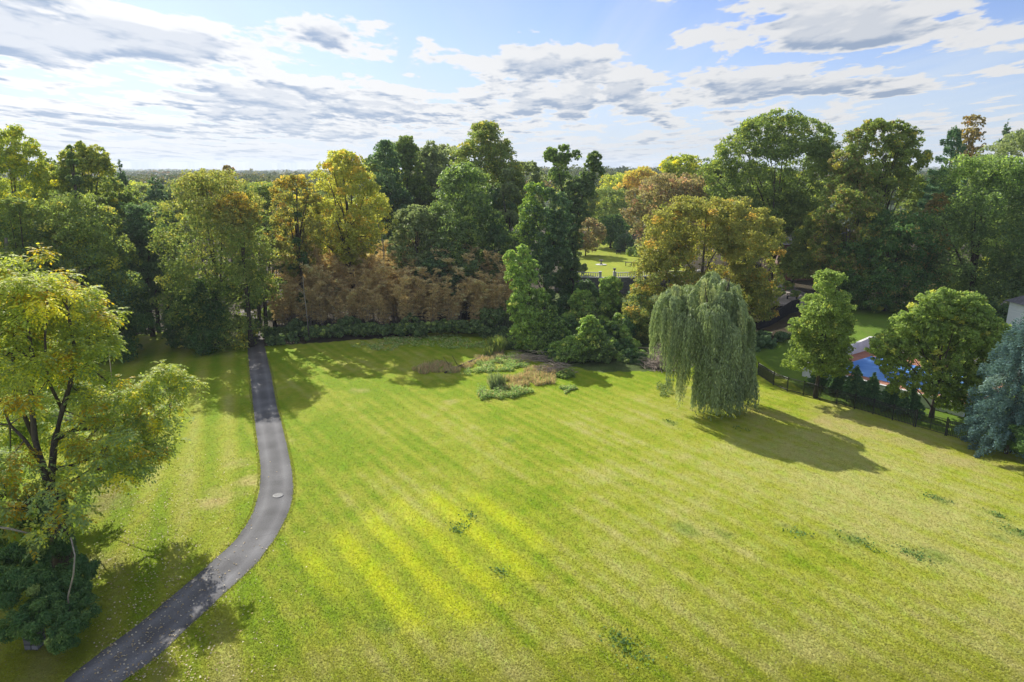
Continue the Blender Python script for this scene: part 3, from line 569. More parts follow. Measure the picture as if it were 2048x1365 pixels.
# garden view beyond the terrace
T('G1', 'weeping_cherry_tree', 1222, 432, 487, 31, 176, 'small dark umbrella-shaped tree standing on the garden lawn', pal='deep', leafs=15000, size=.38, seed=52, prof='dome', tr=.3, droop=1.5, hot='vine', hotdir=(-.4, .2, .9), hotamt=.2)
T('G2', 'cherry_tree', 1172, 438, 500, 34, 160, 'pinkish-grey bushy tree left of the umbrella-shaped one', pal='reddish', leafs=11000, size=.4, seed=53)
T('G3', 'oak_tree', 1215, 378, 470, 46, 205, 'olive tree behind the umbrella-shaped garden tree', pal='olive', leafs=14000, size=.5, seed=54)
T('G4', 'oak_tree', 1285, 392, 470, 34, 200, 'yellowish round tree in the garden gap under the orange tree', pal='olive', leafs=10000, size=.5, seed=55)
T('G5', 'maple_tree', 1282, 338, 420, 40, 236, 'glowing orange tree in the middle distance', pal='orange', leafs=16000, size=.55, seed=56, hot='yellow', hotdir=(-.2, 0, 1), hotamt=.2)
conifer('G6', 'blue_spruce_tree', 1269, 386, 440, 12, 210, 'small blue spruce in front of the orange tree', 'spruce', 4000, .45, 57)
T('G7', 'dogwood_tree', 1250, 470, 500, 20, 168, 'low round shrub tree right of the umbrella-shaped one', pal='bluegreen', leafs=7000, size=.36, seed=58, prof='dome')
T('G8', 'oak_tree', 1240, 350, 430, 38, 250, 'yellow-green tree left of the orange one', pal='yellowgreen', leafs=10000, size=.6, seed=59, hot='olive', hotdir=(0, 0, -1), hotamt=.5)
T('G9', 'oak_tree', 1178, 380, 450, 26, 180, 'olive tree peeping past the Y-shaped ivy tree', pal='olive', leafs=8000, size=.45, seed=60)
blobs('garden_shrub', [(1262, 505, 9, 160), (1270, 500, 9, 162), (1276, 510, 8, 158)], 'pale clipped shrub on the right side of the garden lawn', 'bush', 3500, .3, 61)
blobs('garden_shrub', [(1150, 525, 20, 130), (1142, 540, 18, 128), (1160, 538, 12, 129)], 'pale-topped dark shrub at the left corner of the garden lawn', 'greygreen', 9000, .3, 62)
# right side
T('R1', 'oak_tree', 1338, 352, 520, 74, 120, 'grey-brown tree right of the garden gap behind the golden maple', pal='reddish', leafs=30000, seed=63, nlobe=14, hot='greygreen', hotdir=(0, 0, -.8), hotamt=.3)
T('R2', 'norway_maple_tree', 1405, 405, 700, 142, 88, 'huge golden-olive maple behind the weeping willow', pal='gold', leafs=100000, seed=64, nlobe=22, per=17, frac=.36, hot='green', hotdir=(-.1, -.2, -.9), hotamt=.35, prof='round', tr=.55,
  plobes=[(1335, 470, 50), (1390, 450, 55), (1450, 450, 55), (1500, 475, 52), (1360, 520, 62), (1430, 510, 66), (1500, 530, 60), (1320, 560, 52), (1300, 610, 44), (1290, 655, 34), (1380, 590, 62), (1470, 590, 60), (1525, 570, 36), (1300, 690, 34), (1345, 640, 48), (1520, 610, 38), (1430, 640, 50), (1270, 700, 24), (1320, 715, 28)])
T('R3', 'oak_tree', 1555, 236, 540, 110, 114, 'tallest broad green oak right of centre against the sky', pal='green', leafs=62000, seed=65, nlobe=18, prof='vase', per=14, gaps=.08, tr=.55, nl=22, hot='yellowgreen', hotdir=(-.5, 0, .5), hotamt=.08,
  psc=1.12, plobes=[(1560, 268, 36), (1600, 272, 34), (1515, 275, 34), (1478, 305, 38), (1440, 345, 32), (1635, 290, 34), (1640, 335, 32), (1595, 330, 44), (1540, 330, 46), (1490, 365, 42), (1455, 400, 38), (1555, 390, 46), (1610, 390, 40), (1510, 430, 44), (1560, 450, 38), (1600, 445, 34), (1480, 460, 34)])
T('R4', 'oak_tree', 1750, 245, 560, 100, 103, 'ragged oak turning rust and yellow right of the tallest green oak', pal='olive', leafs=40000, seed=66, per=12, gaps=.14, nl=22, hot='rust', hotdir=(-.5, 0, .1), hotamt=.35,
  psc=1.12, plobes=[(1745, 270, 26), (1785, 268, 24), (1815, 290, 26), (1715, 290, 26), (1820, 325, 28), (1770, 315, 34), (1700, 330, 34), (1740, 360, 40), (1800, 370, 38), (1690, 375, 34)])
T('R4b', 'oak_tree', 1700, 375, 560, 66, 99, 'orange-brown lower boughs of a second oak facing the lawn', pal='olive', leafs=32000, seed=67, nlobe=14, hot='rust', hotdir=(-.2, -.2, -.2), hotamt=.7, gaps=.08)
T('R5', 'beech_tree', 1775, 430, 640, 92, 96, 'deep shaded tree overhanging the slope above the pool', pal='deep', leafs=48000, seed=68, nlobe=15, tr=.45, hot='rust', hotdir=(.4, -.4, -.1), hotamt=.25)
T('R5b', 'beech_tree', 1868, 390, 560, 30, 98, 'rust-tinted crown between the shaded tree and the dark green dome', pal='rust', leafs=9000, seed=69)
T('R5c', 'beech_tree', 1640, 430, 560, 50, 104, 'shaded olive tree under the tallest green oak', pal='olive', leafs=16000, seed=169, gaps=.15)
conifer('R6', 'white_pine_tree', 1892, 258, 500, 62, 118, 'feathery green pine right of the ragged oak', 'pine', 24000, seed=70, droop=.05, upt=.2, open_=.35, tier=.8)
T('R7', 'larch_tree', 1940, 232, 330, 26, 138, 'sparse brown treetop behind the feathery pine', pal='rust', leafs=3000, seed=71, gaps=.35)
conifer('R8', 'spruce_tree', 2002, 230, 420, 30, 142, 'pointed dark spruce tip at the right skyline', 'bluegreen', 7000, seed=72, droop=.35, gap=.15)
T('R9', 'oak_tree', 2030, 262, 520, 78, 122, 'grey-green tree at the right edge of the skyline', pal='greygreen', leafs=26000, seed=73, nlobe=13)
T('R10', 'linden_tree', 1962, 318, 596, 102, 97, 'great dark green dome filling the right skyline', pal='ivy', leafs=62000, seed=74, nlobe=18, prof='round', per=15, tr=.5, hot='vine', hotdir=(.05, 0, .9), hotamt=.22)
T('R10b', 'linden_tree', 2080, 380, 600, 60, 92, 'dark green tree cut by the right edge', pal='ivy', leafs=16000, seed=75)
T('R18', 'ash_tree', 1592, 425, 555, 44, 112, 'loose olive tree screening the left half of the brick house', pal='olive', leafs=15000, seed=411, gaps=.25)
T('R11', 'oak_tree', 1362, 312, 430, 44, 150, 'yellow-green tree on the skyline left of the tallest green oak', pal='yellowgreen', leafs=14000, seed=76, gaps=.12, hot='olive', hotdir=(0, 0, -.8), hotamt=.4)
T('R12', 'oak_tree', 1425, 330, 470, 32, 130, 'dull olive tree beside the tallest green oak', pal='olive', leafs=11000, seed=77)
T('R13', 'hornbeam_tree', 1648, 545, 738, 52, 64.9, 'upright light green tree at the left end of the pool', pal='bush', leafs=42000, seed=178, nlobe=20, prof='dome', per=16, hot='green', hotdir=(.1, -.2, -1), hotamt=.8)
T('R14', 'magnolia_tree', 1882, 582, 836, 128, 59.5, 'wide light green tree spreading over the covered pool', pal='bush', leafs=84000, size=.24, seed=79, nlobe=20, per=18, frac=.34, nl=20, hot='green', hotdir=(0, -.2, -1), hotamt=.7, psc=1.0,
  plobes=[(1768, 715, 26), (1800, 770, 26), (1990, 760, 34), (1960, 640, 30), (1850, 625, 34), (1890, 615, 34), (1935, 630, 38), (1815, 660, 34), (1860, 665, 42), (1915, 670, 44), (1965, 670, 40), (1790, 700, 34), (1835, 710, 42), (1890, 720, 46), (1945, 720, 44), (1985, 720, 34), (1790, 740, 26), (1860, 755, 36), (1915, 765, 40), (1950, 785, 34), (1880, 785, 28), (1925, 812, 22)])
conifer('R15', 'blue_spruce_tree', 2040, 625, 890, 96, 51, 'silvery blue spruce cut by the right edge beside the fence', 'spruce', 60000, .17, 80, tier=2.2, droop=.3, open_=.45, asp=.22)
T('R16', 'oak_tree', 1975, 520, 600, 36, 108, 'small yellow-green tree beside the far lane', pal='yellowgreen', leafs=9000, seed=81, gaps=.15, hot='green', hotdir=(0, 0, -1), hotamt=.7)
T('R17', 'oak_tree', 1905, 530, 600, 40, 106, 'mid-green tree in front of the far lane', pal='green', leafs=12000, seed=82)
blobs('vine_thicket', [(1510, 700, 16, 83), (1535, 688, 16, 84), (1560, 678, 15, 85), (1590, 672, 14, 86), (1525, 675, 14, 88), (1500, 680, 16, 87), (1490, 720, 12, 80)], 'dark green bank of creepers behind the willow on its right', 'bluegreen', 18000, .27, 83, kind='stuff')
blobs('clipped_hedge', [(1962, 622, 15, 90, .9), (1985, 622, 15, 90, .9), (2005, 628, 15, 88, .9), (2014, 645, 14, 84, .9), (1980, 640, 14, 86)], 'clipped dark hedge curving round the pool house', 'deep', 12000, .26, 84, cat='hedge', frac=.5)
blobs('garden_shrub', [(1542, 575, 12, 104, .6), (1560, 585, 12, 102, .6), (1575, 572, 10, 106, .6), (1590, 588, 9, 102, .6)], 'layered dark juniper on the flagstone terrace', 'green', 6000, .25, 85)
blobs('garden_shrub', [(1815, 605, 24, 96), (1770, 615, 20, 94), (1850, 600, 20, 98), (1720, 612, 14, 97)], 'low shaded bushes below the deep shaded tree', 'green', 9000, .27, 86)
blobs('roadside_shrubs', [(1990, 590, 12, 108), (2020, 586, 14, 109), (2045, 588, 14, 108), (1940, 592, 10, 107)], 'dark shrubs lining the far side of the lane at the right', 'deep', 7000, .3, 87)
for i, (x, y) in enumerate([(1637, 776), (1671, 787), (1706, 798), (1741, 808), (1779, 818), (1817, 829)]):
    gx, gy = P(x, y, 0.1); a = 'green arborvitae in the row along the pool wall, '
    lab = a + ['first at the left end', 'second from the left', 'third from the left', 'third from the right', 'second from the right', 'last at the right end'][i]
    conifer('A%d' % i, 'arborvitae', x, y - [62, 55, 66, 62, 58, 60][i], y - 3, 26 + 3 * (i % 3), gy, lab, 'pine', 11000, .17, 90 + i, tier=1.2, droop=.12, group='arborvitae row before the pool wall', X=gx)
# young shrubs and small things near the spruce foot
blobs('evergreen_shrub', [(2040, 880, 30, 49), (2010, 870, 22, 51), (1990, 865, 16, 52)], 'dark shrub beneath the silvery blue spruce', 'deep', 9000, .16, 97)
blobs('yellowing_shrub', [(1133, 760, 10, 73), (1120, 768, 9, 72.5), (1142, 768, 9, 72.5), (1130, 775, 8, 72)], 'small yellow-green bush by the dry grass island', 'bush', 6000, .18, 98, mat=M_leaf)

# ------------------------------------------------------------------ weeping willow
def willow():
    rng = np.random.RandomState(7); Y = 63.5; X = AT(1420, 790, Y)[0]; g = tz(X, Y); dep = Y * cp + 14 * sp; k = dep / FOC
    org = [(1334, 604, 22, -1), (1352, 590, 20, 1), (1384, 596, 22, 1.5), (1402, 574, 20, -1), (1428, 562, 17, 1), (1448, 560, 15, -1.5), (1462, 588, 20, 1.5), (1440, 600, 28, -2), (1404, 618, 28, -2.8), (1366, 630, 28, -1.8), (1322, 640, 18, .5), (1470, 636, 20, -1.5), (1428, 650, 28, -3.2), (1484, 678, 16, 0), (1456, 690, 24, -2.6), (1410, 690, 28, -3.4), (1492, 722, 13, -.6), (1476, 740, 18, -2), (1376, 690, 20, -2.6), (1430, 735, 24, -3.2), (1395, 748, 20, -2.8), (1350, 660, 20, -2), (1366, 705, 16, -2)]
    W = np.array([o[2] ** 2 for o in org], float); W /= W.sum(); ns = 4300
    V = []; pos = []; td = []; cid = []; mb = MB()
    root = empty('weeping_willow_tree', (X, Y, g), 'grey-green weeping willow trailing its strands onto the lawn', 'tree')
    sel = rng.choice(len(org), ns, p=W); cl = []
    mb.tube([(0, 0, -.2), (.1, .1, 2.5), (-.2, 0, 5), (0, 0, 8), (.3, 0, 10.5)], [.5, .42, .34, .22, .08], 9)
    for o in org:
        x, _, z = AT(o[0], o[1], Y); q = np.array([x - X, o[3] * 1.1, z - g]); cl.append((q, o[2] * k))
        zz = min(5.5, q[2] * .6); mb.tube([(0, 0, zz * .8), q * .5 + np.array([0, 0, zz * .55]), q + np.array([0, 0, o[2] * k * .5])], [.2, .12, .04], 6)
    nseg = 44
    # strands fall in hanks: strands of one hank start close together
    nh = 250; hs = rng.choice(len(org), nh, p=W); hd = rdirs(rng, nh, .9); hl = .75 + .55 * rng.rand(nh)
    hk_ = rng.randint(0, nh, ns)
    for s in range(ns):
        h = hk_[s]; c, r = cl[hs[h]]; d = hd[h] + rng.normal(size=3) * .12; d /= np.linalg.norm(d)
        p0 = c + d * r * np.array([1, 1.25, .85]); out = np.array([d[0], d[1], 0]) * .55
        maxl = max(.6, p0[2] - (.25 + 1.2 * rng.rand()) - (1.9 if c[0] < -3.4 else 0)); Ln = min(maxl, (1.7 + 2.6 * rng.rand()) * hl[h] * (1.3 if p0[2] < 7.5 else 1)); n = int(Ln / .125) + 3
        t = np.linspace(0, 1, n)[:, None]
        pp = p0 + out * (1 - np.exp(-t * 3)) + np.array([0, 0, -1]) * Ln * t ** 1.35 + np.cumsum(rng.normal(size=(n, 3)) * np.array([.02, .02, 0]), 0)
        pos.append(pp); tt = np.gradient(pp, axis=0); td.append(tt / (np.linalg.norm(tt, axis=1, keepdims=True) + 1e-9)); cid.append(np.full(n, h))
    pos = np.concatenate(pos); td = np.concatenate(td); cid = np.concatenate(cid); n = len(pos)
    pos = pos + rng.normal(size=(n, 3)) * .055; pos[:, 2] = np.maximum(pos[:, 2], .06); td = td + rng.normal(size=(n, 3)) * .22; td /= np.linalg.norm(td, axis=1, keepdims=True)
    nr = rng.normal(size=(n, 3)); nr -= td * (nr * td).sum(1, keepdims=True); nr /= np.linalg.norm(nr, axis=1, keepdims=True)
    s = (.2 + .12 * rng.rand(n))[:, None]
    V = np.stack([pos - td * s * .5, pos + nr * s * .16, pos + td * s * .6, pos - nr * s * .16], 1).reshape(-1, 3)
    C = colours(rng, pos, cid, 'willow')
    mb.build('trunk', M_bark, root, smooth=True); link('crown', npmesh('crown', V, quadsF(n), C), M_willow, root)
    return root
willow()

# ------------------------------------------------------------------ the big near tree, pinnate leaves
NSH = lambda px, py: max(0, min(1, (1060 - py) / 200)) * (4.0 + 5.5 * max(0, min(1, (px - 90) / 200)))
def near_tree():
    rng = np.random.RandomState(3); Y = 34.0; bx, by = P(128, 1150); X = bx; Y0 = by; g = tz(X, Y0)
    lob = [(20, 575, 46, 1), (90, 560, 44, 0), (50, 620, 60, -1), (135, 600, 42, 1.5), (150, 660, 52, 0), (90, 690, 64, 1.5), (20, 700, 56, 0), (160, 725, 42, -1), (60, 770, 60, -1.5), (130, 790, 44, 1), (-30, 640, 50, 0), (-40, 760, 60, 0),
           (175, 800, 26, -.5), (215, 800, 40, -1.5), (255, 800, 34, -2), (240, 840, 46, -1), (290, 800, 30, -1.5), (335, 765, 34, -2), (362, 770, 24, -2), (300, 845, 34, -1), (345, 830, 20, -2), (270, 890, 40, -1.5), (200, 880, 48, -1), (225, 930, 44, -2), (280, 925, 26, -2),
           (10, 850, 56, 1), (-10, 560, 46, 0), (110, 620, 60, 1), (170, 700, 44, 0), (0, 900, 60, 2), (100, 740, 50, 2), (70, 860, 48, 2), (20, 930, 52, 0), (130, 900, 40, 2), (175, 940, 34, -1), (140, 985, 34, -1.5), (60, 960, 36, 0), (-10, 1000, 44, -1), (20, 1030, 26, -1), (130, 1035, 30, -1.5), (85, 1060, 22, -2), (310, 880, 22, -2)]
    L3 = []
    for px, py, r, dy in lob:
        y = Y0 + dy * 1.5 + NSH(px, py) + (2.5 if (px < 80 and dy > 0) else 0); x, _, z = AT(px, py, y); dep = y * cp + (CH - z) * sp; r3 = 1.12 * r * dep / FOC; L3.append((np.array([x - X, y - Y0, z - g]), (r3, r3 * 1.15, r3 * .8)))
    cc, cr_, cd = clumps_from_lobes(rng, L3, 22, .31, .45); cc = cc + rng.normal(size=cc.shape) * .32
    keep = rng.rand(len(cc)) > .46; cc, cr_, cd = cc[keep], cr_[keep], cd[keep]
    # twigs carry drooping fronds, each frond a row of leaflets
    nf = 15000; pos, d, cid = foliage(rng, cc, cr_, cd, nf, .3, .7, .35, .5, .45)
    ax = d * np.array([1, 1, .35]) + rng.normal(size=(nf, 3)) * .35; ax[:, 2] -= .28; ax /= np.linalg.norm(ax, axis=1, keepdims=True)
    sd_ = np.cross(ax, (0, 0, 1.)); sd_ /= np.linalg.norm(sd_, axis=1, keepdims=True) + 1e-9
    Vs = []; Ps = []; Cs = []
    ln = .40 + .2 * rng.rand(nf)
    for k, (t, sg) in enumerate([(.25, 1), (.25, -1), (.5, 1), (.5, -1), (.75, 1), (.75, -1), (1.0, 0)]):
        c = pos + ax * (ln * t)[:, None] + np.array([0, 0, -1]) * (ln * .35 * t * t)[:, None]
        dr = ax * .55 + sd_ * sg * .85 + np.array([0, 0, -.25 - .2 * t]); dr /= np.linalg.norm(dr, axis=1, keepdims=True)
        nr = np.cross(dr, np.cross((0, 0, 1.), dr)) + rng.normal(size=(nf, 3)) * .35; b = np.cross(nr, dr); b /= np.linalg.norm(b, axis=1, keepdims=True) + 1e-9
        s = (ln * .42)[:, None]; a = c + dr * s * .5
        Vs.append(np.stack([a - dr * s * .5, a + b * s * .27, a + dr * s * .55, a - b * s * .27], 1)); Ps.append(a); Cs.append(cid)
    V = np.concatenate(Vs).reshape(-1, 3); pos = np.concatenate(Ps); cid = np.concatenate(Cs)
    ex = pos.max(0) - pos.min(0); cen = (pos.max(0) + pos.min(0)) / 2
    C = colours(rng, pos, cid, 'yellowgreen', 'bush', (-.1, 0, -.7), .75, cen, ex / 2)
    yc = (rng.rand(len(cc)) < .12)[cid] & (rng.rand(len(pos)) < .6); C[yc] = np.array([.5, .36, .02]) * (.8 + .4 * rng.rand(yc.sum(), 1))
    root = empty('hickory_tree', (X, Y0, g), 'large near tree with feathery yellow-green leaves filling the left edge', 'tree')
    mb = MB()
    def q(px, py, dy=0):
        y = Y0 + dy + NSH(px, py); x, _, z = AT(px, py, y); return np.array([x - X, y - Y0, z - g])
    base = np.array([0, 0, -.2])
    mb.tube([base, q(122, 1090), q(110, 1020), q(100, 985)], [.62, .5, .42, .38], 10)
    BP = []
    for br, r0 in [([(100, 985), (85, 930), (70, 880), (62, 800), (66, 720), (50, 620)], .3), ([(100, 985), (104, 940), (110, 880), (125, 820), (140, 770), (150, 700), (135, 620)], .3), ([(85, 930), (50, 880), (20, 850), (0, 800)], .16), ([(110, 880), (150, 860), (200, 855), (262, 862), (300, 820), (340, 780)], .2),
                   ([(104, 940), (150, 930), (210, 905), (260, 880)], .15), ([(70, 880), (30, 790), (25, 700), (40, 600)], .18), ([(125, 820), (95, 760), (90, 680), (95, 580)], .14), ([(100, 985), (140, 965), (180, 940)], .12), ([(110, 1020), (60, 1010), (10, 990)], .14), ([(140, 770), (175, 730), (180, 670)], .1), ([(262, 862), (290, 890), (310, 885)], .07), ([(66, 720), (20, 690), (-20, 640)], .1)]:
        n = len(br); BP += [q(a, b, -.8 * i / n) for i, (a, b) in enumerate(br)]; mb.tube([q(a, b, -.8 * i / n) for i, (a, b) in enumerate(br)], [.78 * r0 * (1 - .75 * i / n) for i in range(n)], 7)
    for j in rng.choice(len(cc), 130, replace=False):
        T_ = cc[j]; a = BP[int(np.argmin([np.linalg.norm(l - T_) for l in BP]))]
        mb.tube([a, (a + T_) / 2 + rng.normal(size=3) * .1, T_], [.045, .03, .012], 4)
    mb.build('trunk', M_bark, root, smooth=True); link('crown', npmesh('crown', V, quadsF(len(pos)), C), M_leaf, root)
    # ivy sleeve on the lower trunk
    ni = 7000; t = rng.rand(ni); a = rng.rand(ni) * 6.283; A0 = base; A1 = q(106, 1000); c = A0 + (A1 - A0) * t[:, None]; r = (.75 - .15 * t) * (.85 + .3 * rng.rand(ni))
    nn = np.stack([np.cos(a), np.sin(a), .2 * np.ones(ni)], -1); p = c + nn * r[:, None]; Vi = leafquads(rng, p, nn, .16, .85, .5, .35)
    link('ivy_sleeve', npmesh('ivy_sleeve', Vi, quadsF(ni), colours(rng, p, rng.randint(0, 40, ni), 'bluegreen')), M_ivy, root)
near_tree()
blobs('yew_shrub', [(60, 1180, 52, 29.5), (120, 1200, 50, 29.5), (150, 1150, 34, 31), (30, 1140, 46, 31), (90, 1120, 46, 32), (150, 1225, 34, 28.5), (90, 1250, 46, 27.5), (40, 1250, 34, 27.5), (130, 1270, 34, 27), (160, 1180, 24, 30), (20, 1060, 40, 34), (60, 1030, 34, 35.5)],
      'dark feathery yew thicket at the foot of the near tree', 'deep', 90000, .15, 101, M_needle, per=20, frac=.34, aspect=.32, flat=.9, droop=-.5)
# pale snapped pole standing in the yew, pale bough, ivy-clad gate post
def poleline(pts, rad, name, label, cat, mat=M_pale, n=7):
    a = np.array(pts[0]); mb = MB(); mb.tube([np.array(p) - a for p in pts], rad, n); return tag(mb.build(name, mat, loc=tuple(a), smooth=True), label, cat)
def pt(px, py, Y): return AT(px, py, Y)
bp = [pt(136, 1195, 28.2), pt(147, 1150, 28.0), pt(150, 1110, 28.3), pt(142, 1076, 29.0)]
bx, by, bz = bp[0]; poleline([(bx - .3, by + .2, tz(bx, by) - .1)] + bp, [.04, .035, .04, .035, .03], 'bare_pole', 'thin white crooked pole rising from the yew thicket', 'pole')
poleline([pt(-20, 1052, 32), pt(20, 1058, 32), pt(75, 1071, 32.4)], [.07, .06, .03], 'dead_bough', 'pale dead bough reaching in at the left edge', 'branch')
gp = empty('gate_post', (*P(72, 1292), 0), 'short stone post with a slanted cap at the corner of the yew', 'post')
mb = MB(); mb.box((0, 0, .5), (.62, .62, 1.04)); mb.build('shaft', M_block, gp)
mb = MB(); mb.add([(-.42, -.42, 1.02), (.42, -.42, 1.02), (.42, .42, 1.02), (-.42, .42, 1.02), (-.36, -.36, 1.12), (.36, -.36, 1.12), (.3, .36, 1.3), (-.36, .36, 1.26)], [(0, 3, 2, 1), (4, 5, 6, 7), (0, 1, 5, 4), (1, 2, 6, 5), (2, 3, 7, 6), (3, 0, 4, 7)]); mb.build('cap', M_balus, gp)
a = P(72, 1292); poleline([(a[0] + .3, a[1] + .2, .9), (a[0] + 1.3, a[1] + 1.1, 1.35)], [.03, .03], 'rail', 'thin pale rail running from the gate post into the yew', 'rail')

# ------------------------------------------------------------------ brown bamboo
def bamboo(seed):
    rng = np.random.RandomState(seed); pos = []; td = []; cid = []; mb = MB(); nc = 10
    for i in range(nc):
        a = rng.rand() * 6.283; H = 7.2 + 3.6 * rng.rand(); r0 = .9 * rng.rand(); b = np.array([math.cos(a) * r0, math.sin(a) * r0, 0]); lean = 1.2 + 2.6 * rng.rand()
        t = np.linspace(0, 1, 9); px = b[0] + math.cos(a) * lean * t ** 2.4; py = b[1] + math.sin(a) * lean * t ** 2.4; pz = H * (t - .12 * t ** 4)
        mb.tube(np.stack([px, py, pz], -1), [.03 * (1 - .75 * q) for q in t], 4)
        ns = 44; tt = .18 + .82 * rng.rand(ns) ** .8
        for q in tt:
            o = np.array([np.interp(q, t, px), np.interp(q, t, py), np.interp(q, t, pz)]); f = rng.rand() * 6.283; up = .55 + .5 * rng.rand(); ln = (.55 + .75 * rng.rand()) * (1.25 - .6 * q)
            dv = np.array([math.cos(f), math.sin(f), up]); dv /= np.linalg.norm(dv); m = 16; u = np.linspace(.15, 1, m)[:, None]
            pp = o + dv * ln * u + np.array([0, 0, -.45]) * ln * u ** 2.2 + rng.normal(size=(m, 3)) * .07
            pos.append(pp); td.append(np.repeat((dv + np.array([0, 0, -.35]))[None], m, 0)); cid.append(np.full(m, i * 4 + rng.randint(4)))
    pos = np.concatenate(pos); td = np.concatenate(td) + rng.normal(size=(len(pos), 3)) * .45; cid = np.concatenate(cid); n = len(pos); td /= np.linalg.norm(td, axis=1, keepdims=True)
    nr = rng.normal(size=(n, 3)); nr -= td * (nr * td).sum(1, keepdims=True); nr /= np.linalg.norm(nr, axis=1, keepdims=True); s = (.3 + .16 * rng.rand(n))[:, None]
    V = np.stack([pos - td * s * .5, pos + nr * s * .11, pos + td * s * .6, pos - nr * s * .11], 1).reshape(-1, 3); C = colours(rng, pos, cid, 'brown')
    root = empty('bamboo_clump', (0, 0, 0), 'feathery plume of dead brown bamboo in the thicket behind the lawn', 'bamboo', 'dead brown bamboo plumes')
    mb.build('culms', M_pale, root); link('foliage', npmesh('foliage', V, quadsF(n), C), M_dry, root); return root
BB = [bamboo(200 + k) for k in range(5)]
rng = random.Random(9); n = 0
for row, (Y, yt) in enumerate([(95, 545), (98, 520), (101.5, 496), (105, 484)]):
    px = 555 + row * 9
    while px < 1008:
        env = {0: 8, 1: 0, 2: 0, 3: 0}[row] + (26 if px < 600 else 0) + (10 if 760 < px < 800 else 0) + rng.uniform(-20, 20)
        x, _, z = AT(px, yt + env, Y + rng.uniform(-1.2, 1.2)); g = tz(x, Y); sc = max(.5, (z - g) / 9.4)
        b = BB[n % 5]
        if n < 5: b.location = (x, Y, g); b.scale = (sc * 1.15, sc * 1.15, sc); b.rotation_euler[2] = rng.uniform(0, 6)
        else: copy_tree(b, (x, Y, g), sc * 1.15, rng.uniform(0, 6), szs=1 / 1.15)
        n += 1; px += rng.uniform(33, 52)
# pale snags and bare poles
def bare_tree(name, label, segs, mat=M_pale):
    a = np.array(AT(*segs[0][0])); a[2] = tz(a[0], a[1]) - .2; mb = MB()
    for s in segs:
        pts = [np.array(AT(*q)) - a for q in s if len(q) == 3]; 
        if s is segs[0]: pts[0] = np.array([0, 0, 0.])
        r = s[-1][0] if len(s[-1]) == 1 else .1; mb.tube(pts, [r * (1 - .7 * i / len(pts)) for i in range(len(pts))], 6)
    return tag(mb.build(name, mat, loc=tuple(a), smooth=True), label, 'tree')
bare_tree('dead_tree', 'bare pale dead tree forking above the bamboo', [[(768, 640, 99.5), (767, 540, 99.5), (768, 505, 99.5), (765, 480, 99.5), (758, 455, 99.5), (754, 442, 99.5), (.14,)], [(768, 503, 99.5), (750, 492, 99.2), (735, 488, 99), (718, 482, 99), (.08,)], [(766, 485, 99.5), (772, 474, 99.6), (773, 466, 99.6), (.06,)]])
bare_tree('dead_tree', 'broken pale snag at the far left above the near tree', [[(16, 640, 74), (15, 540, 74), (12, 476, 74), (.3,)]])
bare_tree('dead_sapling', 'thin bare trunk standing before the left end of the bamboo', [[(618, 668, 91), (613, 625, 91), (607, 575, 91), (606, 552, 91), (.09,)], [(609, 590, 91), (600, 580, 91), (592, 578, 91), (.05,)]])
bare_tree('dead_tree', 'grey leafless twigs beside the near tree above the left lawn', [[(215, 720, 60), (218, 700, 60), (235, 690, 60), (246, 688, 60), (.05,)], [(218, 700, 60), (225, 680, 60), (240, 676, 60), (.03,)]])
# understory trunks in the dark of the left wood
for i, (x, y, Yd) in enumerate([(340, 668, 92), (318, 664, 95), (365, 672, 90), (300, 660, 98), (385, 660, 94), (520, 660, 93), (533, 668, 92)]):
    q = P(x, y); H = 13
    poleline([(q[0], q[1], tz(*q) - .1), (q[0] + .2, q[1], 5), (q[0] - .1, q[1], H)], [.3, .24, .12], 'bare_tree', ['dark straight trunk seen in the gap of the left wood, thickest of the gap', 'dark trunk just left of the thickest gap trunk', 'dark trunk just right of the thickest gap trunk', 'leftmost dark trunk in the gap of the left wood', 'rightmost dark trunk in the gap of the left wood', 'ivy-dark trunk left of the bamboo beside the drive', 'dark trunk hard against the left end of the bamboo'][i], 'tree', M_bark)
# ------------------------------------------------------------------ terrace wall and garden
tw = empty('terrace_wall', (18, 127.3, 0), 'curved grey stone retaining wall below the garden lawn', 'wall')
def strip(name, x0, x1, z0, z1, th, mat, parent, off=0.0, n=40, par=(18, 127.3)):
    xs_ = np.linspace(x0, x1, n); mb = MB(); V = []
    for x in xs_:
        y = float(wall_y(x)) + off
        for (dy, z) in ((-th / 2, z0), (-th / 2, z1), (th / 2, z1), (th / 2, z0)): V.append((x - par[0], y + dy - par[1], z))
    F = []
    for i in range(n - 1):
        for k in range(4): F.append((i * 4 + k, i * 4 + (k + 1) % 4, (i + 1) * 4 + (k + 1) % 4, (i + 1) * 4 + k)[::-1])
    F += [(0, 1, 2, 3), tuple((n - 1) * 4 + k for k in (3, 2, 1, 0))]
    mb.add(V, F); return mb.build(name, mat, parent)
strip('masonry', 8, 36, -.3, 3.02, .6, M_block, tw)
strip('coping', 7.9, 36.1, 3.022, 3.12, .78, M_balus, tw)
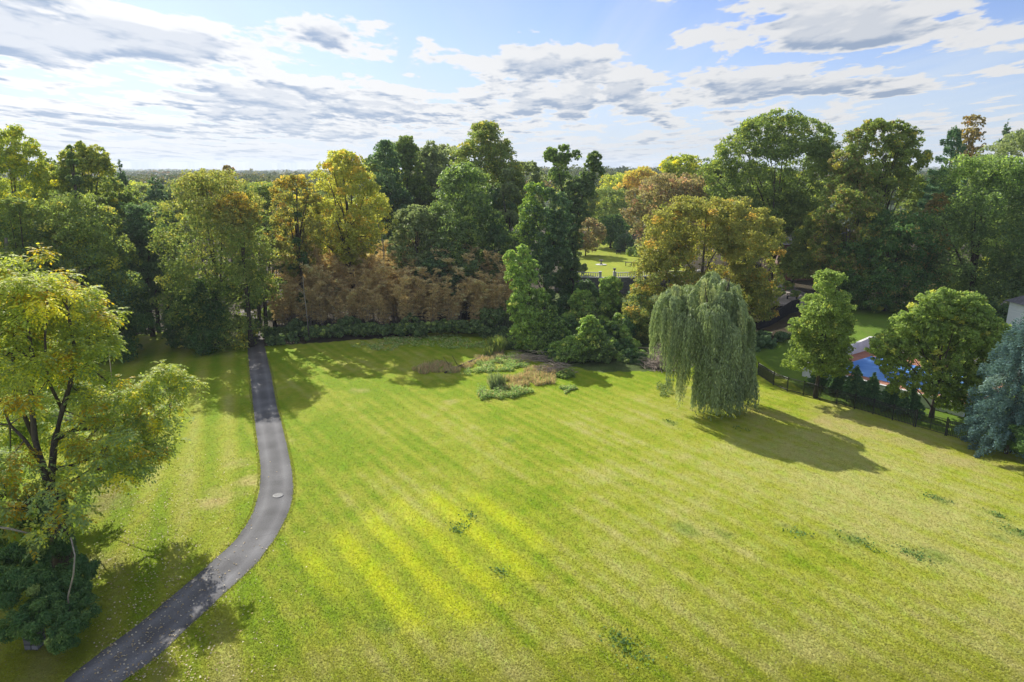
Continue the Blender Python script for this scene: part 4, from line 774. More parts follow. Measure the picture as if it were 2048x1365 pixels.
for i, (a, b, lab) in enumerate([(9.2, 16.3, 'white stone balustrade on the terrace wall, left of the opening'), (18.9, 35, 'white stone balustrade on the terrace wall, right of the opening')]):
    br = empty('balustrade', ((a + b) / 2, float(wall_y((a + b) / 2)), 3.12), lab, 'balustrade', 'white balustrades of the terrace'); pr = ((a + b) / 2, float(wall_y((a + b) / 2)))
    w = strip('rail', a, b, 3.88 - 3.12, 4.02 - 3.12, .26, M_balus, br, par=pr); strip('plinth', a, b, .002, .1, .26, M_balus, br, par=pr)
    x = a + .35
    bm = MB(); bm.lathe((0, 0, 0), [(.06, .1), (.06, .16), (.1, .3), (.1, .4), (.05, .56), (.05, .68), (.075, .76)], 8); proto = None
    while x < b - .2:
        if proto is None: proto = bm.build('baluster', M_balus, br, loc=(x - pr[0], float(wall_y(x)) - pr[1], 0)); o = proto
        else: o = proto.copy(); col.objects.link(o); o.parent = br; o.location = (x - pr[0], float(wall_y(x)) - pr[1], 0)
        x += .42
    for x in ([a, b] if i == 0 else [a, b]):
        mb = MB(); y = float(wall_y(x)) - pr[1]; mb.box((x - pr[0], y, .5), (.46, .46, .98)); mb.box((x - pr[0], y, 1.03), (.56, .56, .1)); mb.build('pier', M_balus, br)
x, y = 18.9, float(wall_y(18.9))
mb = MB(); mb.lathe((0, 0, 0), [(.15, 0), (.1, .1), (.08, .18), (.24, .36), (.3, .55), (.26, .6), (.2, .58)], 14); tag(mb.build('urn', M_stone, loc=(x, y, 4.205), smooth=True), 'dark urn on the pier right of the balustrade opening', 'urn')
gx, gy = P(1202, 530, 3.0)
mb = MB(); mb.lathe((0, 0, 0), [(1.15, 0), (1.15, .07), (1.05, .09), (.9, .09)], 28); tag(mb.build('paving_disc', M_balus, loc=(gx, gy, 3.0)), 'round white stone slab set in the garden lawn', 'stone slab')
bb = MB(); bb.lathe((0, 0, 0), [(.32, 0), (.3, .1), (.14, .2), (.11, .6), (.2, .72), (.46, .82), (.48, .92), (.4, .88)], 18); tag(bb.build('birdbath', M_stone, loc=(gx, gy, 3.095), smooth=True), 'grey stone birdbath on the round white slab', 'birdbath')
gx, gy = P(1237, 509, 3.0)
sb = empty('garden_bench', (gx, gy, 3.0), 'small dark wooden bench on the far garden lawn', 'bench')
mb = MB(); mb.box((0, 0, .45), (1.1, .5, .07)); mb.build('seat', M_dark, sb); mb = MB(); mb.box((0, .24, .78), (1.1, .06, .5)); mb.build('backrest', M_dark, sb)
for sx in (-.48, .48):
    for sy in (-.2, .2): mb = MB(); mb.box((sx, sy, .2), (.07, .07, .42)); mb.build('leg', M_dark, sb)
gx, gy = P(1257, 532, 3.0)
tb = empty('garden_table', (gx, gy, 3.0), 'dark garden table at the right side of the garden lawn', 'table')
mb = MB(); mb.box((0, 0, .74), (1.5, .8, .06)); mb.build('tabletop', M_dark, tb)
for sx in (-.6, .6):
    for sy in (-.3, .3): mb = MB(); mb.box((sx, sy, .35), (.07, .07, .72)); mb.build('leg', M_dark, tb)

# ------------------------------------------------------------------ pool terrace
ang = math.atan2(FD[1], FD[0])
def pw(s, e): return PA + FD * s + FN * e
def wallseg(p, q, z0, z1a, z1b, th, name, mat, label, cat, cap=True):
    p = np.array(p); q = np.array(q); d = q - p; Ln = np.hypot(*d); d /= Ln; nrm = np.array([-d[1], d[0]]) * th / 2
    V = []
    for c, z1 in ((p, z1a), (q, z1b)):
        for sgn, z in ((-1, z0), (-1, z1), (1, z1), (1, z0)): V.append((*(c + sgn * nrm - p), z))
    mb = MB(); mb.add(V, [(0, 1, 2, 3), (7, 6, 5, 4), (0, 4, 5, 1), (1, 5, 6, 2), (2, 6, 7, 3), (3, 7, 4, 0)])
    root = empty(name, (p[0], p[1], 0), label, cat); mb.build('masonry', mat, root)
    if cap:
        V = []; n2_ = nrm * 1.25
        for c, z1 in ((p - d * .04, z1a), (q + d * .04, z1b)):
            for sgn, z in ((-1, z1 + .003), (-1, z1 + .07), (1, z1 + .07), (1, z1 + .003)): V.append((*(c + sgn * n2_ - p), z))
        mb = MB(); mb.add(V, [(0, 1, 2, 3), (7, 6, 5, 4), (0, 4, 5, 1), (1, 5, 6, 2), (2, 6, 7, 3), (3, 7, 4, 0)]); mb.build('coping', M_balus, root)
    return root
wallseg(pw(-.15, 0), pw(16, 0), -.6, 1.12, 1.12, .3, 'pool_wall', M_white, 'low white wall along the near side of the pool behind the arborvitae', 'wall')
wallseg(pw(0, .16), pw(0, 14), -.4, 1.3, 2.5, .3, 'pool_wall', M_white, 'white retaining wall climbing the slope at the left end of the pool', 'wall')
wallseg(pw(.16, 14.05), pw(16, 14.05), -.2, 2.5, 2.6, .3, 'pool_wall', M_white, 'white retaining wall behind the pool under the wide light green tree', 'wall')
# brick deck as a frame around the pool
dk = MB()
for s0, s1, e0, e1 in ((.15, 16, .15, 2.1), (.15, 16, 10.6, 13.9), (.15, 2.0, 2.1, 10.6), (14.2, 16, 2.1, 10.6)):
    c = pw((s0 + s1) / 2, (e0 + e1) / 2) - pw(8, 7); dk.box((c[0], c[1], .93), (s1 - s0, e1 - e0, .14), ang)
c = pw(8, 7); tag(dk.build('pool_deck', M_paver, loc=(c[0], c[1], 0)), kind='structure')
pc = MB(); V = []; F = []; nu, nv = 50, 36
for i in range(nu):
    for j in range(nv):
        s_ = 1.85 + 12.5 * i / (nu - 1); e_ = 1.95 + 8.8 * j / (nv - 1); q = pw(s_, e_) - pw(8, 7); ed = min(i, nu - 1 - i, j, nv - 1 - j)
        V.append((q[0], q[1], 1.015 + .004 - .10 * min(ed / 8, 1) + .03 * (float(vnoise(s_, e_, 1.6, 2)) - .5) * min(ed, 3) / 3))
for i in range(nu - 1):
    for j in range(nv - 1): F.append((i * nv + j, (i + 1) * nv + j, (i + 1) * nv + j + 1, i * nv + j + 1))
pc.add(V, F); tag(pc.build('pool_cover', noisemat('blue_cover', (.05, .19, .55), (.16, .36, .78), .5, .45, 5, .2, .5, dist=.8), loc=(c[0], c[1], 0), smooth=True), 'sky-blue winter cover stretched over the swimming pool', 'pool cover')
# ------------------------------------------------------------------ black metal fence
fpx = [(1515, 752), (1546, 773), (1574, 785), (1606, 793), (1639, 802), (1672, 811), (1708, 821), (1745, 831), (1784, 843), (1826, 855)]
fpx2 = [(1893, 874), (1932, 884), (1975, 895), (2020, 908), (2070, 921), (2125, 936), (2190, 953)]
def fence_run(pts, label):
    g = [np.array(P(*q)) for q in pts]; o = g[0]; root = empty('metal_fence', (o[0], o[1], 0), label, 'fence', 'black metal fence panels round the pool')
    for q in g: mb = MB(); z = tz(*q); mb.box((q[0] - o[0], q[1] - o[1], z + .72), (.075, .075, 1.5), ang); mb.box((q[0] - o[0], q[1] - o[1], z + 1.5), (.1, .1, .05), ang); mb.build('post', M_metal, root)
    for a, b in zip(g[:-1], g[1:]):
        mb = MB(); za, zb = tz(*a), tz(*b)
        for h in (.16, 1.22, 1.4): mb.tube([(a[0] - o[0], a[1] - o[1], za + h), (b[0] - o[0], b[1] - o[1], zb + h)], .026, 4)
        n = int(np.hypot(*(b - a)) / .125)
        for i in range(1, n):
            t = i / n; q = a + (b - a) * t - o; z = za + (zb - za) * t; mb.tube([(q[0], q[1], z + .08), (q[0], q[1], z + 1.4)], .027, 4)
        mb.build('panel', M_metal, root)
fence_run(fpx, 'black metal picket fence from the willow to the gate')
fence_run(fpx2, 'black metal picket fence right of the gate below the blue spruce')
a, b = np.array(P(1826, 855)), np.array(P(1893, 874)); a = a + (b - a) * .06; b2 = a + (b - a) * .95; root = empty('metal_gate', (a[0], a[1], 0), 'black metal double gate in the fence below the pool corner', 'gate')
for k in range(2):
    p0 = a + (b2 - a) * (.01 + .5 * k) - a; p1 = a + (b2 - a) * (.48 + .5 * k) - a; mb = MB(); z = tz(*a)
    for h in (.12, .75, 1.42): mb.tube([(*p0, z + h), (*p1, z + h)], .026, 4)
    for i in range(0, 11): q = p0 + (p1 - p0) * i / 10; mb.tube([(*q, z + .12), (*q, z + 1.42)], .026 if i in (0, 10) else .011, 4)
    mb.build('gate_leaf', M_metal, root)
for q in (a - a, b2 - a): mb = MB(); mb.box((q[0], q[1], .85), (.1, .1, 1.75), ang); mb.build('post', M_metal, root)

# ------------------------------------------------------------------ house, steps, solid fence, lane, pool house
def window(mb_f, mb_g, parent, x, y, z, w, h):
    f = MB(); f.box((x, y, z + h / 2 + .04), (w + .16, .08, .08)); f.box((x, y, z - h / 2 - .04), (w + .24, .12, .08)); f.box((x - w / 2 - .04, y, z), (.08, .08, h)); f.box((x + w / 2 + .04, y, z), (.08, .08, h)); f.box((x, y + .01, z), (.04, .05, h)); f.box((x, y + .012, z), (w, .05, .04))
    o = f.build('window', M_white, parent); g_ = MB(); g_.box((x, y + .03, z), (w, .02, h)); g_.build('pane', M_glass, o)
mg, nt, N = newmat('dark_glass'); pr = N('ShaderNodeBsdfPrincipled'); out = N('ShaderNodeOutputMaterial'); pr.inputs['Base Color'].default_value = (.03, .035, .045, 1); pr.inputs['Roughness'].default_value = .08; L(nt, pr.outputs[0], out.inputs[0]); M_glass = mg
hx = AT(1628, 560, 124)[0]; hz = tz(hx, 124)
hs = empty('brick_house', (hx, 124, hz), 'red brick house half hidden behind the tallest green oak', 'house')
mb = MB(); mb.box((0, 4, 3.2), (14, 8, 6.6)); mb.build('wall', M_brick, hs)
mb = MB(); mb.add([(-7.5, -.6, 6.5), (7.5, -.6, 6.5), (7.5, 8.6, 6.5), (-7.5, 8.6, 6.5), (-7.5, 4, 9.2), (7.5, 4, 9.2)], [(0, 1, 5, 4), (2, 3, 4, 5), (0, 4, 3), (1, 2, 5), (0, 3, 2, 1)]); rf = mb.build('roof', M_roof, hs)
mb = MB(); mb.box((4.5, 4, 9.4), (1.1, .8, 2.2)); mb.box((4.5, 4, 10.55), (1.3, 1, .12)); mb.build('chimney', M_brick, rf)
for x in (-5, -1.8, 1.8, 5):
    for z in (1.9, 4.8): window(None, None, hs, x, -.02, z, 1.0, 1.5)
# flagstone terrace with steps and pergola post
tx, ty = AT(1585, 600, 103)[0], 104.5; tzz = tz(tx, ty)
mb = MB(); mb.box((0, 3, .12), (9, 16, .3)); mb.box((1, 8.5, .5), (6, 2.6, .5)); tag(mb.build('flagstone_terrace', M_flag, loc=(tx, ty, tzz)), kind='structure')
sp_ = empty('garden_steps', (tx + .6, ty + 7.0, tzz + .27), 'pale stone steps rising from the flagstone terrace to the house', 'steps')
for k in range(5): mb = MB(); mb.box((0, k * .42, .09 + k * .18), (2.6, .46, .18)); mb.build('tread', M_balus, sp_)
mb = MB(); mb.box((0, 0, 1.6), (.16, .16, 3.2)); mb.box((0, 0, 3.3), (.3, .3, .12)); tag(mb.build('pergola_post', noisemat('cedar', (.2, .09, .05), (.3, .15, .09), 3, .8), loc=(tx + 1.9, ty + 6.3, tzz + .27)), 'reddish wooden post beside the garden steps', 'post')
gb = empty('patio_bench', (tx + .1, ty - 1.0, tzz + .27), 'dark slatted bench on the flagstone terrace', 'bench')
mb = MB(); [mb.box((0, -.2 + .13 * k, .45), (1.6, .1, .04)) for k in range(4)]; mb.build('seat', M_dark, gb)
mb = MB(); [mb.box((0, .26, .6 + .13 * k), (1.6, .04, .1)) for k in range(3)]; mb.build('backrest', M_dark, gb)
for sx in (-.7, .7): mb = MB(); mb.box((sx, .02, .215), (.07, .5, .43)); mb.build('leg', M_dark, gb)
fr = empty('solid_fence', (*P(1505, 655, 1.2), 0), 'dark solid curved fence panel behind the willow', 'fence'); o = np.array(P(1505, 655, 1.2)); mb = MB()
pts = [np.array(P(x, y, 1.3)) for x, y in [(1500, 655), (1520, 657), (1540, 654), (1560, 647), (1580, 640), (1596, 638)]]; hs_ = [1.1, 1.2, 1.5, 1.8, 1.9, 1.9]
for (p, ha), (q, hb) in zip(list(zip(pts, hs_))[:-1], list(zip(pts, hs_))[1:]):
    n = 12
    for i in range(n):
        c = p + (q - p) * (i + .5) / n - o; h = ha + (hb - ha) * (i + .5) / n; z = tz(*(c + o)); aa = math.atan2(q[1] - p[1], q[0] - p[0]); mb.box((c[0], c[1], z + h / 2 - .05), (np.hypot(*(q - p)) / n * .93, .04, h), aa)
mb.build('boards', M_dark, fr)
for p in pts[::2]: m_ = MB(); c = p - o; m_.box((c[0], c[1] + .07, tz(*p) + .85), (.1, .1, 2.0)); m_.build('post', M_dark, fr)
# far lane
V = []; C_ = []
for i in range(60):
    x = 44 + i * 1.2
    for y in (98.6, 100.6, 102.6): V.append((x, y + .6 * math.sin(x * .05), tz(x, y + .6 * math.sin(x * .05)) + .06))
Fq = np.array([(i * 3 + k, (i + 1) * 3 + k, (i + 1) * 3 + k + 1, i * 3 + k + 1) for i in range(59) for k in range(2)])
tag(link('lane', npmesh('lane', np.array(V), Fq, smooth=True), noisemat('pale_gravel', (.36, .31, .27), (.46, .4, .36), 2, .9)), kind='structure')
# pool house
bx_, by_ = AT(2050, 640, 80)[0], 80.0; bz_ = tz(bx_, by_)
ph = empty('pool_house', (bx_, by_, bz_), 'small white clapboard pool house at the right edge behind the spruce', 'building')
zt = AT(2024, 612, 80)[2] - bz_; zt = max(zt, 3)
M_clap = noisemat('white_clapboard', (.66, .7, .76), (.78, .8, .84), 2, .6, 4, .2, stretch=(.1, .1, 8))
mb = MB(); mb.box((4, 1.5, zt / 2 - .2), (8, 3, zt + .4)); mb.build('wall', M_clap, ph)
mb = MB(); mb.add([(-.4, -.5, zt + .003), (8.4, -.5, zt + .003), (8.4, 3.5, zt + .003), (-.4, 3.5, zt + .003), (1.6, 1.5, zt + 1.3), (6.4, 1.5, zt + 1.3)], [(0, 1, 5, 4), (1, 2, 5), (2, 3, 4, 5), (3, 0, 4), (0, 3, 2, 1)]); mb.build('roof', M_roof, ph)
window(None, None, ph, 1.2, -.02, zt - 1.3, .9, 1.3); window(None, None, ph, 4.4, -.02, zt - 1.3, .9, 1.3)
mb = MB(); mb.box((2.8, -.03, zt - 1.7), (.9, .08, 2.1)); mb.build('door', M_balus, ph)

# ------------------------------------------------------------------ brook edge: weeds, dry grass, brush piles
def tufts(name, polys, n, h, pal, label, seed, kind='stuff', wid=.05, lean=.5):
    rng = np.random.RandomState(seed); pts = []
    poly = [P(*q) for q in polys]; x0, x1 = min(p[0] for p in poly), max(p[0] for p in poly); y0, y1 = min(p[1] for p in poly), max(p[1] for p in poly)
    while len(pts) < n:
        X = rng.uniform(x0, x1, n); Y = rng.uniform(y0, y1, n); k = inpoly(X + 2.2 * (fbm(X, Y, 2.2, 3, seed % 7) - .5), Y + 3.0 * (fbm(X, Y, 2.2, 3, 3 + seed % 5) - .5), poly) & (fbm(X, Y, .9, 3, seed % 9) > .40 + .16 * rng.rand(n)); pts += list(zip(X[k], Y[k]))
    pts = np.array(pts[:n]); z = terrain(pts[:, 0], pts[:, 1]); b = np.array([pts[:, 0].mean(), pts[:, 1].mean(), z.mean()])
    p = np.c_[pts, z] - b; hh = h * (.4 + 1.0 * rng.rand(n)) * (.5 + 1.0 * fbm(pts[:, 0], pts[:, 1], 1.3, 2, 4)); d = np.c_[rng.normal(size=(n, 2)) * lean, np.ones(n)]; d /= np.linalg.norm(d, axis=1, keepdims=True)
    s = np.c_[rng.normal(size=(n, 2)), np.zeros(n)]; s /= np.linalg.norm(s, axis=1, keepdims=True); w = wid * (.6 + .8 * rng.rand(n))[:, None]; H = hh[:, None]
    V = np.stack([p - s * w * .5, p + s * w * .5, p + d * H + s * w * .35, p + d * H * .96 - s * w * .35], 1).reshape(-1, 3)
    if name == 'weeds': V = leafquads(rng, p + np.c_[np.zeros((n, 2)), hh * rng.rand(n)], np.tile([0, 0, 1.], (n, 1)), .2, .6, 0, .55)
    C = colours(rng, p, rng.randint(0, 60, n), pal); o = link(name, npmesh(name, V, quadsF(n), C), M_dry, loc=tuple(b))
    return tag(o, label, None, None, kind)
tufts('dry_grass', [(822, 738), (850, 728), (880, 725), (905, 733), (880, 742), (850, 748), (830, 748)], 3200, .42, 'tan', 'reddish dry grass island nearest the drive', 301)
tufts('dry_grass', [(975, 765), (1010, 762), (1040, 745), (1085, 738), (1120, 745), (1110, 765), (1060, 775), (1000, 780)], 7500, .5, 'tan', 'reddish dry grass island by the yellow-green bush', 302)
tufts('dry_grass', [(905, 735), (925, 728), (975, 712), (1010, 700), (1015, 708), (980, 722), (930, 738), (890, 745)], 5000, .4, 'tan', 'thin line of reddish dry grass along the brook bank', 303)
tufts('weeds', [(885, 745), (940, 738), (990, 718), (1030, 708), (1060, 730), (1040, 742), (960, 747), (900, 752)], 6000, .35, 'weedy', 'pale green weeds on the brook bank', 304, wid=.1, lean=1.2)
tufts('weeds', [(955, 785), (985, 775), (1020, 782), (1060, 780), (1085, 778), (1040, 792), (1000, 800), (960, 797)], 3800, .5, 'weedy', 'grey-green weeds below the second dry grass island', 305, wid=.1, lean=1.0)
tufts('weeds', [(700, 690), (800, 672), (900, 668), (985, 690), (960, 700), (850, 690), (760, 700)], 5000, .3, 'weedy', 'rough grass fringe in the shade before the vine hedge', 306, wid=.1, lean=1.0)
tufts('tall_weeds', [(962, 712), (975, 700), (1000, 695), (1005, 705), (985, 716)], 1800, 1.3, 'olive', 'tall thin weed stalks on the brook bank', 307, wid=.06, lean=.25)
tufts('tall_weeds', [(978, 768), (1005, 762), (1010, 775), (985, 778)], 700, 1.2, 'greygreen', 'tall grey stalks on the second dry grass island', 308, wid=.06, lean=.25)
tufts('weeds', [(1310, 770), (1345, 760), (1350, 790), (1330, 800), (1315, 790)], 800, .2, 'olive', 'rough grass at the left foot of the willow', 309, wid=.1, lean=.8)
tufts('weeds', [(1115, 778), (1150, 772), (1160, 782), (1130, 788)], 1100, .25, 'weedy', 'low weeds right below the yellow-green bush', 310, wid=.1, lean=1.0)
def brush(name, px, py, w, d, h, n, label, seed, pale=True, Ls=1.8, rz=0.0):
    rng = np.random.RandomState(seed); x, y = P(px, py); mb = MB()
    for i in range(n):
        a = rz + rng.normal() * .55; c = rng.normal(size=2) * np.array([w, d]) * .35; z = abs(rng.normal()) * h * .45 * math.exp(-(c[0] / w) ** 2) + .06; l = Ls * (.35 + .7 * rng.rand()); tl = rng.normal() * .22
        v = np.array([math.cos(a), math.sin(a), tl]) * l / 2; p = np.array([c[0], c[1], z]); m = p + rng.normal(size=3) * .08
        q0, q1 = p - v, p + v; q0[2] = max(q0[2], .02); q1[2] = max(q1[2], .02); r = .012 + .03 * rng.rand() ** 2; mb.tube([q0, m, q1], [r, r * .8, r * .4], 4, cap=False)
    return tag(mb.build(name, M_twig, loc=(x, y, tz(x, y))), label, 'brush pile')
M_twig = noisemat('dead_twigs', (.22, .17, .14), (.46, .38, .31), 5, .9, 4, 0)
brush('brush_pile', 1065, 722, 4.5, 1.5, 1.1, 210, 'tangle of dead branches on the bank below the leaning snag', 321)
brush('brush_pile', 1105, 745, 3.4, 1.5, 1.3, 200, 'brown brush heaped between the hooded mound and the dry grass', 322)
brush('brush_pile', 1325, 738, 2.4, 2.0, 2.4, 700, 'pile of purplish-grey dead branches at the left side of the willow', 323, Ls=2.6, rz=2.1)
a = P(890, 745); b = P(1000, 703); 
poleline([(a[0], a[1], tz(*a) + .1), ((a[0] + b[0]) / 2, (a[1] + b[1]) / 2, .16), (b[0], b[1], tz(*b) + .12)], [.12, .13, .09], 'fallen_log', 'long dark log lying along the brook bank', 'log', M_bark)
for i, (x, y, dx) in enumerate([(900, 733, -12), (915, 731, -9)]):
    p = P(x, y); q = P(x + dx, y - 6); poleline([(p[0], p[1], .0), (q[0], q[1] - .6, .95)], [.035, .03], 'stake', ['dark leaning stake beside the log, the left of the pair', 'dark leaning stake beside the log, the right of the pair'][i], 'stake', M_bark)
# fallen leaves on the near lawn and drive
rng = np.random.RandomState(77); n = 2000
px = rng.uniform(160, 620, n * 3); py = rng.uniform(900, 1365, n * 3); w = np.exp(-((px - 300) / 140) ** 2) * .9 + .03; k = rng.rand(n * 3) < w; px, py = px[k][:n], py[k][:n]; n = len(px)
q = np.array([P(a_, b_) for a_, b_ in zip(px, py)]); z = terrain(q[:, 0], q[:, 1]) + .075; b = np.array([*q.mean(0), 0]); pos = np.c_[q, z] - b
V = leafquads(rng, pos, np.tile([0, 0, 1.], (n, 1)), .10, .75, 0, .3); pal = np.array([(.7, .6, .42), (.55, .42, .22), (.78, .7, .55), (.4, .3, .18)])[rng.randint(0, 4, n)]
tag(link('fallen_leaves', npmesh('fallen_leaves', V, quadsF(n), pal), M_dry, loc=tuple(b)), 'pale fallen leaves strewn over the drive and left lawn', None, None, 'stuff')
# blades of the near lawn, coloured by the turf they stand in
def blades(n, seed):
    rng = np.random.RandomState(seed); Y = 24.0 + 58 * rng.rand(n * 2) ** 1.8; Y = Y * (1 + .03 * rng.normal(size=n * 2)); X = (Y + 4) * rng.uniform(-.86, .86, n * 2)
    L_ = np.interp(Y, rl[::-1, 1][np.argsort(rl[::-1, 1])], rl[::-1, 0][np.argsort(rl[::-1, 1])]); Rr = np.interp(Y, np.sort(rr_[:, 1]), rr_[np.argsort(rr_[:, 1]), 0])
    d = (X - FA[0]) * FN[0] + (Y - FA[1]) * FN[1]; k = ((X < L_ - .15) | (X > Rr + .15)) & (d < -.3); X, Y = X[k][:n], Y[k][:n]; n = len(X)
    C = (gcolor(X[None], Y[None])[0] * GGAIN) * (.95 + .18 * rng.rand(n, 1)); pale = rng.rand(n) < .03; C[pale] = np.array([.42, .38, .2]) * (.6 + .4 * rng.rand(pale.sum(), 1))
    Z = terrain(X, Y) + .004; p = np.c_[X, Y, Z]; p[:, 2] += .012 + .03 * rng.rand(n); V = leafquads(rng, p, np.tile([0, 0, 1.], (n, 1)), .085, .42, 0, .3)
    return tag(link('grass_blades', npmesh('grass_blades', V, quadsF(n), C), M_dry), 'short mown blades over the near lawn', None, None, 'stuff')
blades(600000, 9)
# small dark weed tufts
rng = np.random.RandomState(91); cs = [P(*q) for q in [(1245, 1287), (1252, 1296), (1725, 1090), (1830, 1112), (1870, 998), (1600, 1072), (912, 1058), (925, 1052), (940, 1030), (998, 1142), (2040, 1068), (1995, 1033), (1340, 845), (1480, 860)]]
q = np.concatenate([np.array(c_) + (rng.normal(size=(int(30 + 60 * sc_), 2)) * np.array([.30 + .5 * sc_, .2 + .2 * sc_])) @ np.array([[.56, -.83], [.83, .56]]) for c_, sc_ in zip(cs, [1, .6, .8, .9, .5, .2, .25, .4, .1, .15, 1, .2, .1, .3])]); n = len(q); z = terrain(q[:, 0], q[:, 1]) + .05 + .06 * rng.rand(n)
b0 = np.array([*q.mean(0), 0]); V = leafquads(rng, np.c_[q, z] - b0, np.tile([0, 0, 1.], (n, 1)), .13, .8, 0, .6)
tag(link('weeds', npmesh('weeds', V, quadsF(n), np.array([.09, .17, .05]) * (.7 + 1.1 * rng.rand(n, 1))), M_dry, loc=tuple(b0)), 'little dark weed rosettes dotted over the lawn', None, None, 'stuff')
# grass fringe along both edges of the drive
def fringe(seed):
    rng = np.random.RandomState(seed); Vs = []; Cs = []
    for E, s in ((rl, -1), (rr_, 1)):
        for i in range(NL - 1):
            if E[i][1] > 80: continue
            n = int(np.hypot(*(E[i + 1] - E[i])) * 70); t = rng.rand(n, 1); base = E[i] + (E[i + 1] - E[i]) * t; out = (rr_[i] - rl[i]); out = out / np.linalg.norm(out) * s
            base = base + out * rng.uniform(-.05, .22, (n, 1)); z = terrain(base[:, 0], base[:, 1]); p = np.c_[base, z]; h = .03 + .05 * rng.rand(n, 1); d = np.c_[rng.normal(size=(n, 2)) * .5, np.ones(n)]; sdv = np.c_[rng.normal(size=(n, 2)), np.zeros(n)]; sdv /= np.linalg.norm(sdv, axis=1, keepdims=True)
            Vs.append(np.stack([p - sdv * .025, p + sdv * .025, p + d * h + sdv * .012, p + d * h - sdv * .012], 1).reshape(-1, 3)); Cs.append(np.array([.34, .36, .08]) * (.6 + .8 * rng.rand(n, 1)) * np.array([1, 1, 1]))
    V = np.concatenate(Vs); return V, np.concatenate(Cs)
V, C_ = fringe(5); tag(link('edge_grass', npmesh('edge_grass', V, quadsF(len(V) // 4), C_), M_dry), 'longer grass along both edges of the drive', None, None, 'stuff')

# ------------------------------------------------------------------ middle-distance and far woods
keys = ['L4', 'L6', 'G3', 'G8', 'C4', 'C5', 'R12', 'L15', 'L10', 'R11']; ckeys = ['L5', 'L12', 'G6']
rng = random.Random(21); cnt = 0; placed = []
def fits(x, y, d):
    for a_, b_ in placed:
        if (a_ - x) ** 2 + (b_ - y) ** 2 < d * d: return False
    placed.append((x, y)); return True
for tries in range(5000):
    if cnt >= 130: break
    Y = rng.uniform(130, 300); px = rng.choice([rng.uniform(190, 660), rng.uniform(190, 660), rng.uniform(1150, 1440), rng.uniform(0, 2048)])
    x = (px - 1024) / FOC * Y * 1.0
    if 5 < x < 48 and Y < 212: continue
    if 1900 < px or (690 < px < 1150 and rng.random() < .9): continue
    if not fits(x, Y, 9.5): continue
    con = rng.random() < .14; k = rng.choice(ckeys if con else keys); src = TREES[k]; H = max((c.dimensions[2] for c in src.children), default=20)
    me_h = max(v[2] for c in src.children if c.name.startswith('crown') for v in c.bound_box)
    top = 350 + rng.uniform(6, 34) if Y > 170 else 362 + rng.uniform(8, 45); zt = AT(px, top, Y)[2]; sc = max(.4, (zt - tz(x, Y)) / me_h)
    if px < 330 or px > 1440: sc *= 1.0
    copy_tree(src, (x, Y, tz(x, Y)), sc, rng.uniform(0, 6.28), label='dark conifer among the canopy of the middle-distance woods' if con else 'leafy tree in the canopy of the middle-distance woods', group='conifers of the middle-distance woods' if con else 'leafy trees of the middle-distance woods'); cnt += 1
def woodland(name, y0, y1, n, per, sz, rad, seed, label, top):
    rng = np.random.RandomState(seed); Y = np.sqrt(rng.uniform(y0 ** 2, y1 ** 2, n)); X = Y * rng.uniform(-.92, .92, n); g = terrain(X, Y)
    H = top * (.75 + .4 * rng.rand(n)); r = rad * (.75 + .5 * rng.rand(n)); cid = np.repeat(np.arange(n), per); d = rdirs(rng, n * per, .9); d[:, 2] = np.abs(d[:, 2]) * .9
    lump = 1 + .25 * np.sin(d[:, 0] * 5 + cid) * np.cos(d[:, 1] * 5 + cid * 2)
    pos = np.stack([X[cid] + d[:, 0] * r[cid] * lump, Y[cid] + d[:, 1] * r[cid] * lump, g[cid] + H[cid] - r[cid] * .9 + d[:, 2] * r[cid] * .9 * lump], -1)
    low = rng.rand(len(pos)) < .25; pos[low, 2] -= (rng.rand(len(pos)) * r[cid] * 1.2)[low]
    V = leafquads(rng, pos, d, sz, .8, 0, .7)
    pals = np.array([(.07, .1, .022), (.05, .085, .02), (.1, .12, .03), (.13, .13, .028), (.2, .17, .03), (.04, .07, .03), (.09, .12, .04), (.24, .13, .03)])[rng.choice(8, n, p=[.22, .2, .18, .14, .06, .1, .08, .02])]
    C = pals[cid] * (.75 + .5 * rng.rand(len(pos), 1))
    return tag(link(name, npmesh(name, V, quadsF(len(pos)), C), M_leaf), label, None, None, 'stuff')
woodland('woodland', 285, 620, 2300, 110, 1.1, 5.6, 401, 'autumn woods stretching away behind the nearer trees', 17)
woodland('woodland', 600, 1300, 3800, 46, 2.2, 7.5, 402, 'distant woods fading into the haze', 17)
woodland('woodland', 1250, 3000, 5200, 26, 4.2, 11, 403, 'farthest wooded ridge along the horizon', 19)

# ------------------------------------------------------------------ camera, light, sky, haze
cam = bpy.data.cameras.new('camera'); cam.lens = 24; cam.sensor_width = 36; cam.clip_end = 9000; cam.clip_start = .5
co = bpy.data.objects.new('camera', cam); col.objects.link(co); co.location = (0, 0, CH); co.rotation_euler = (R_(90) - PITCH, 0, 0); scene.camera = co
EL, AZ = 37.0, 30.0                      # sun ahead of the camera, 30 degrees left
sl = bpy.data.lights.new('sun', 'SUN'); sl.energy = 4.0; sl.angle = R_(.53); sl.color = (1, .95, .86)
so = bpy.data.objects.new('sun', sl); col.objects.link(so); so.rotation_euler = (R_(90 - EL), 0, R_(180 + AZ)); so.location = (-40, 80, 90)
w = bpy.data.worlds.new('World'); scene.world = w; w.use_nodes = True; nt = w.node_tree; nt.nodes.clear(); N = nt.nodes.new
def ln(a, b): nt.links.new(a, b)
def val(x):
    n = N('ShaderNodeValue'); n.outputs[0].default_value = x; return n.outputs[0]
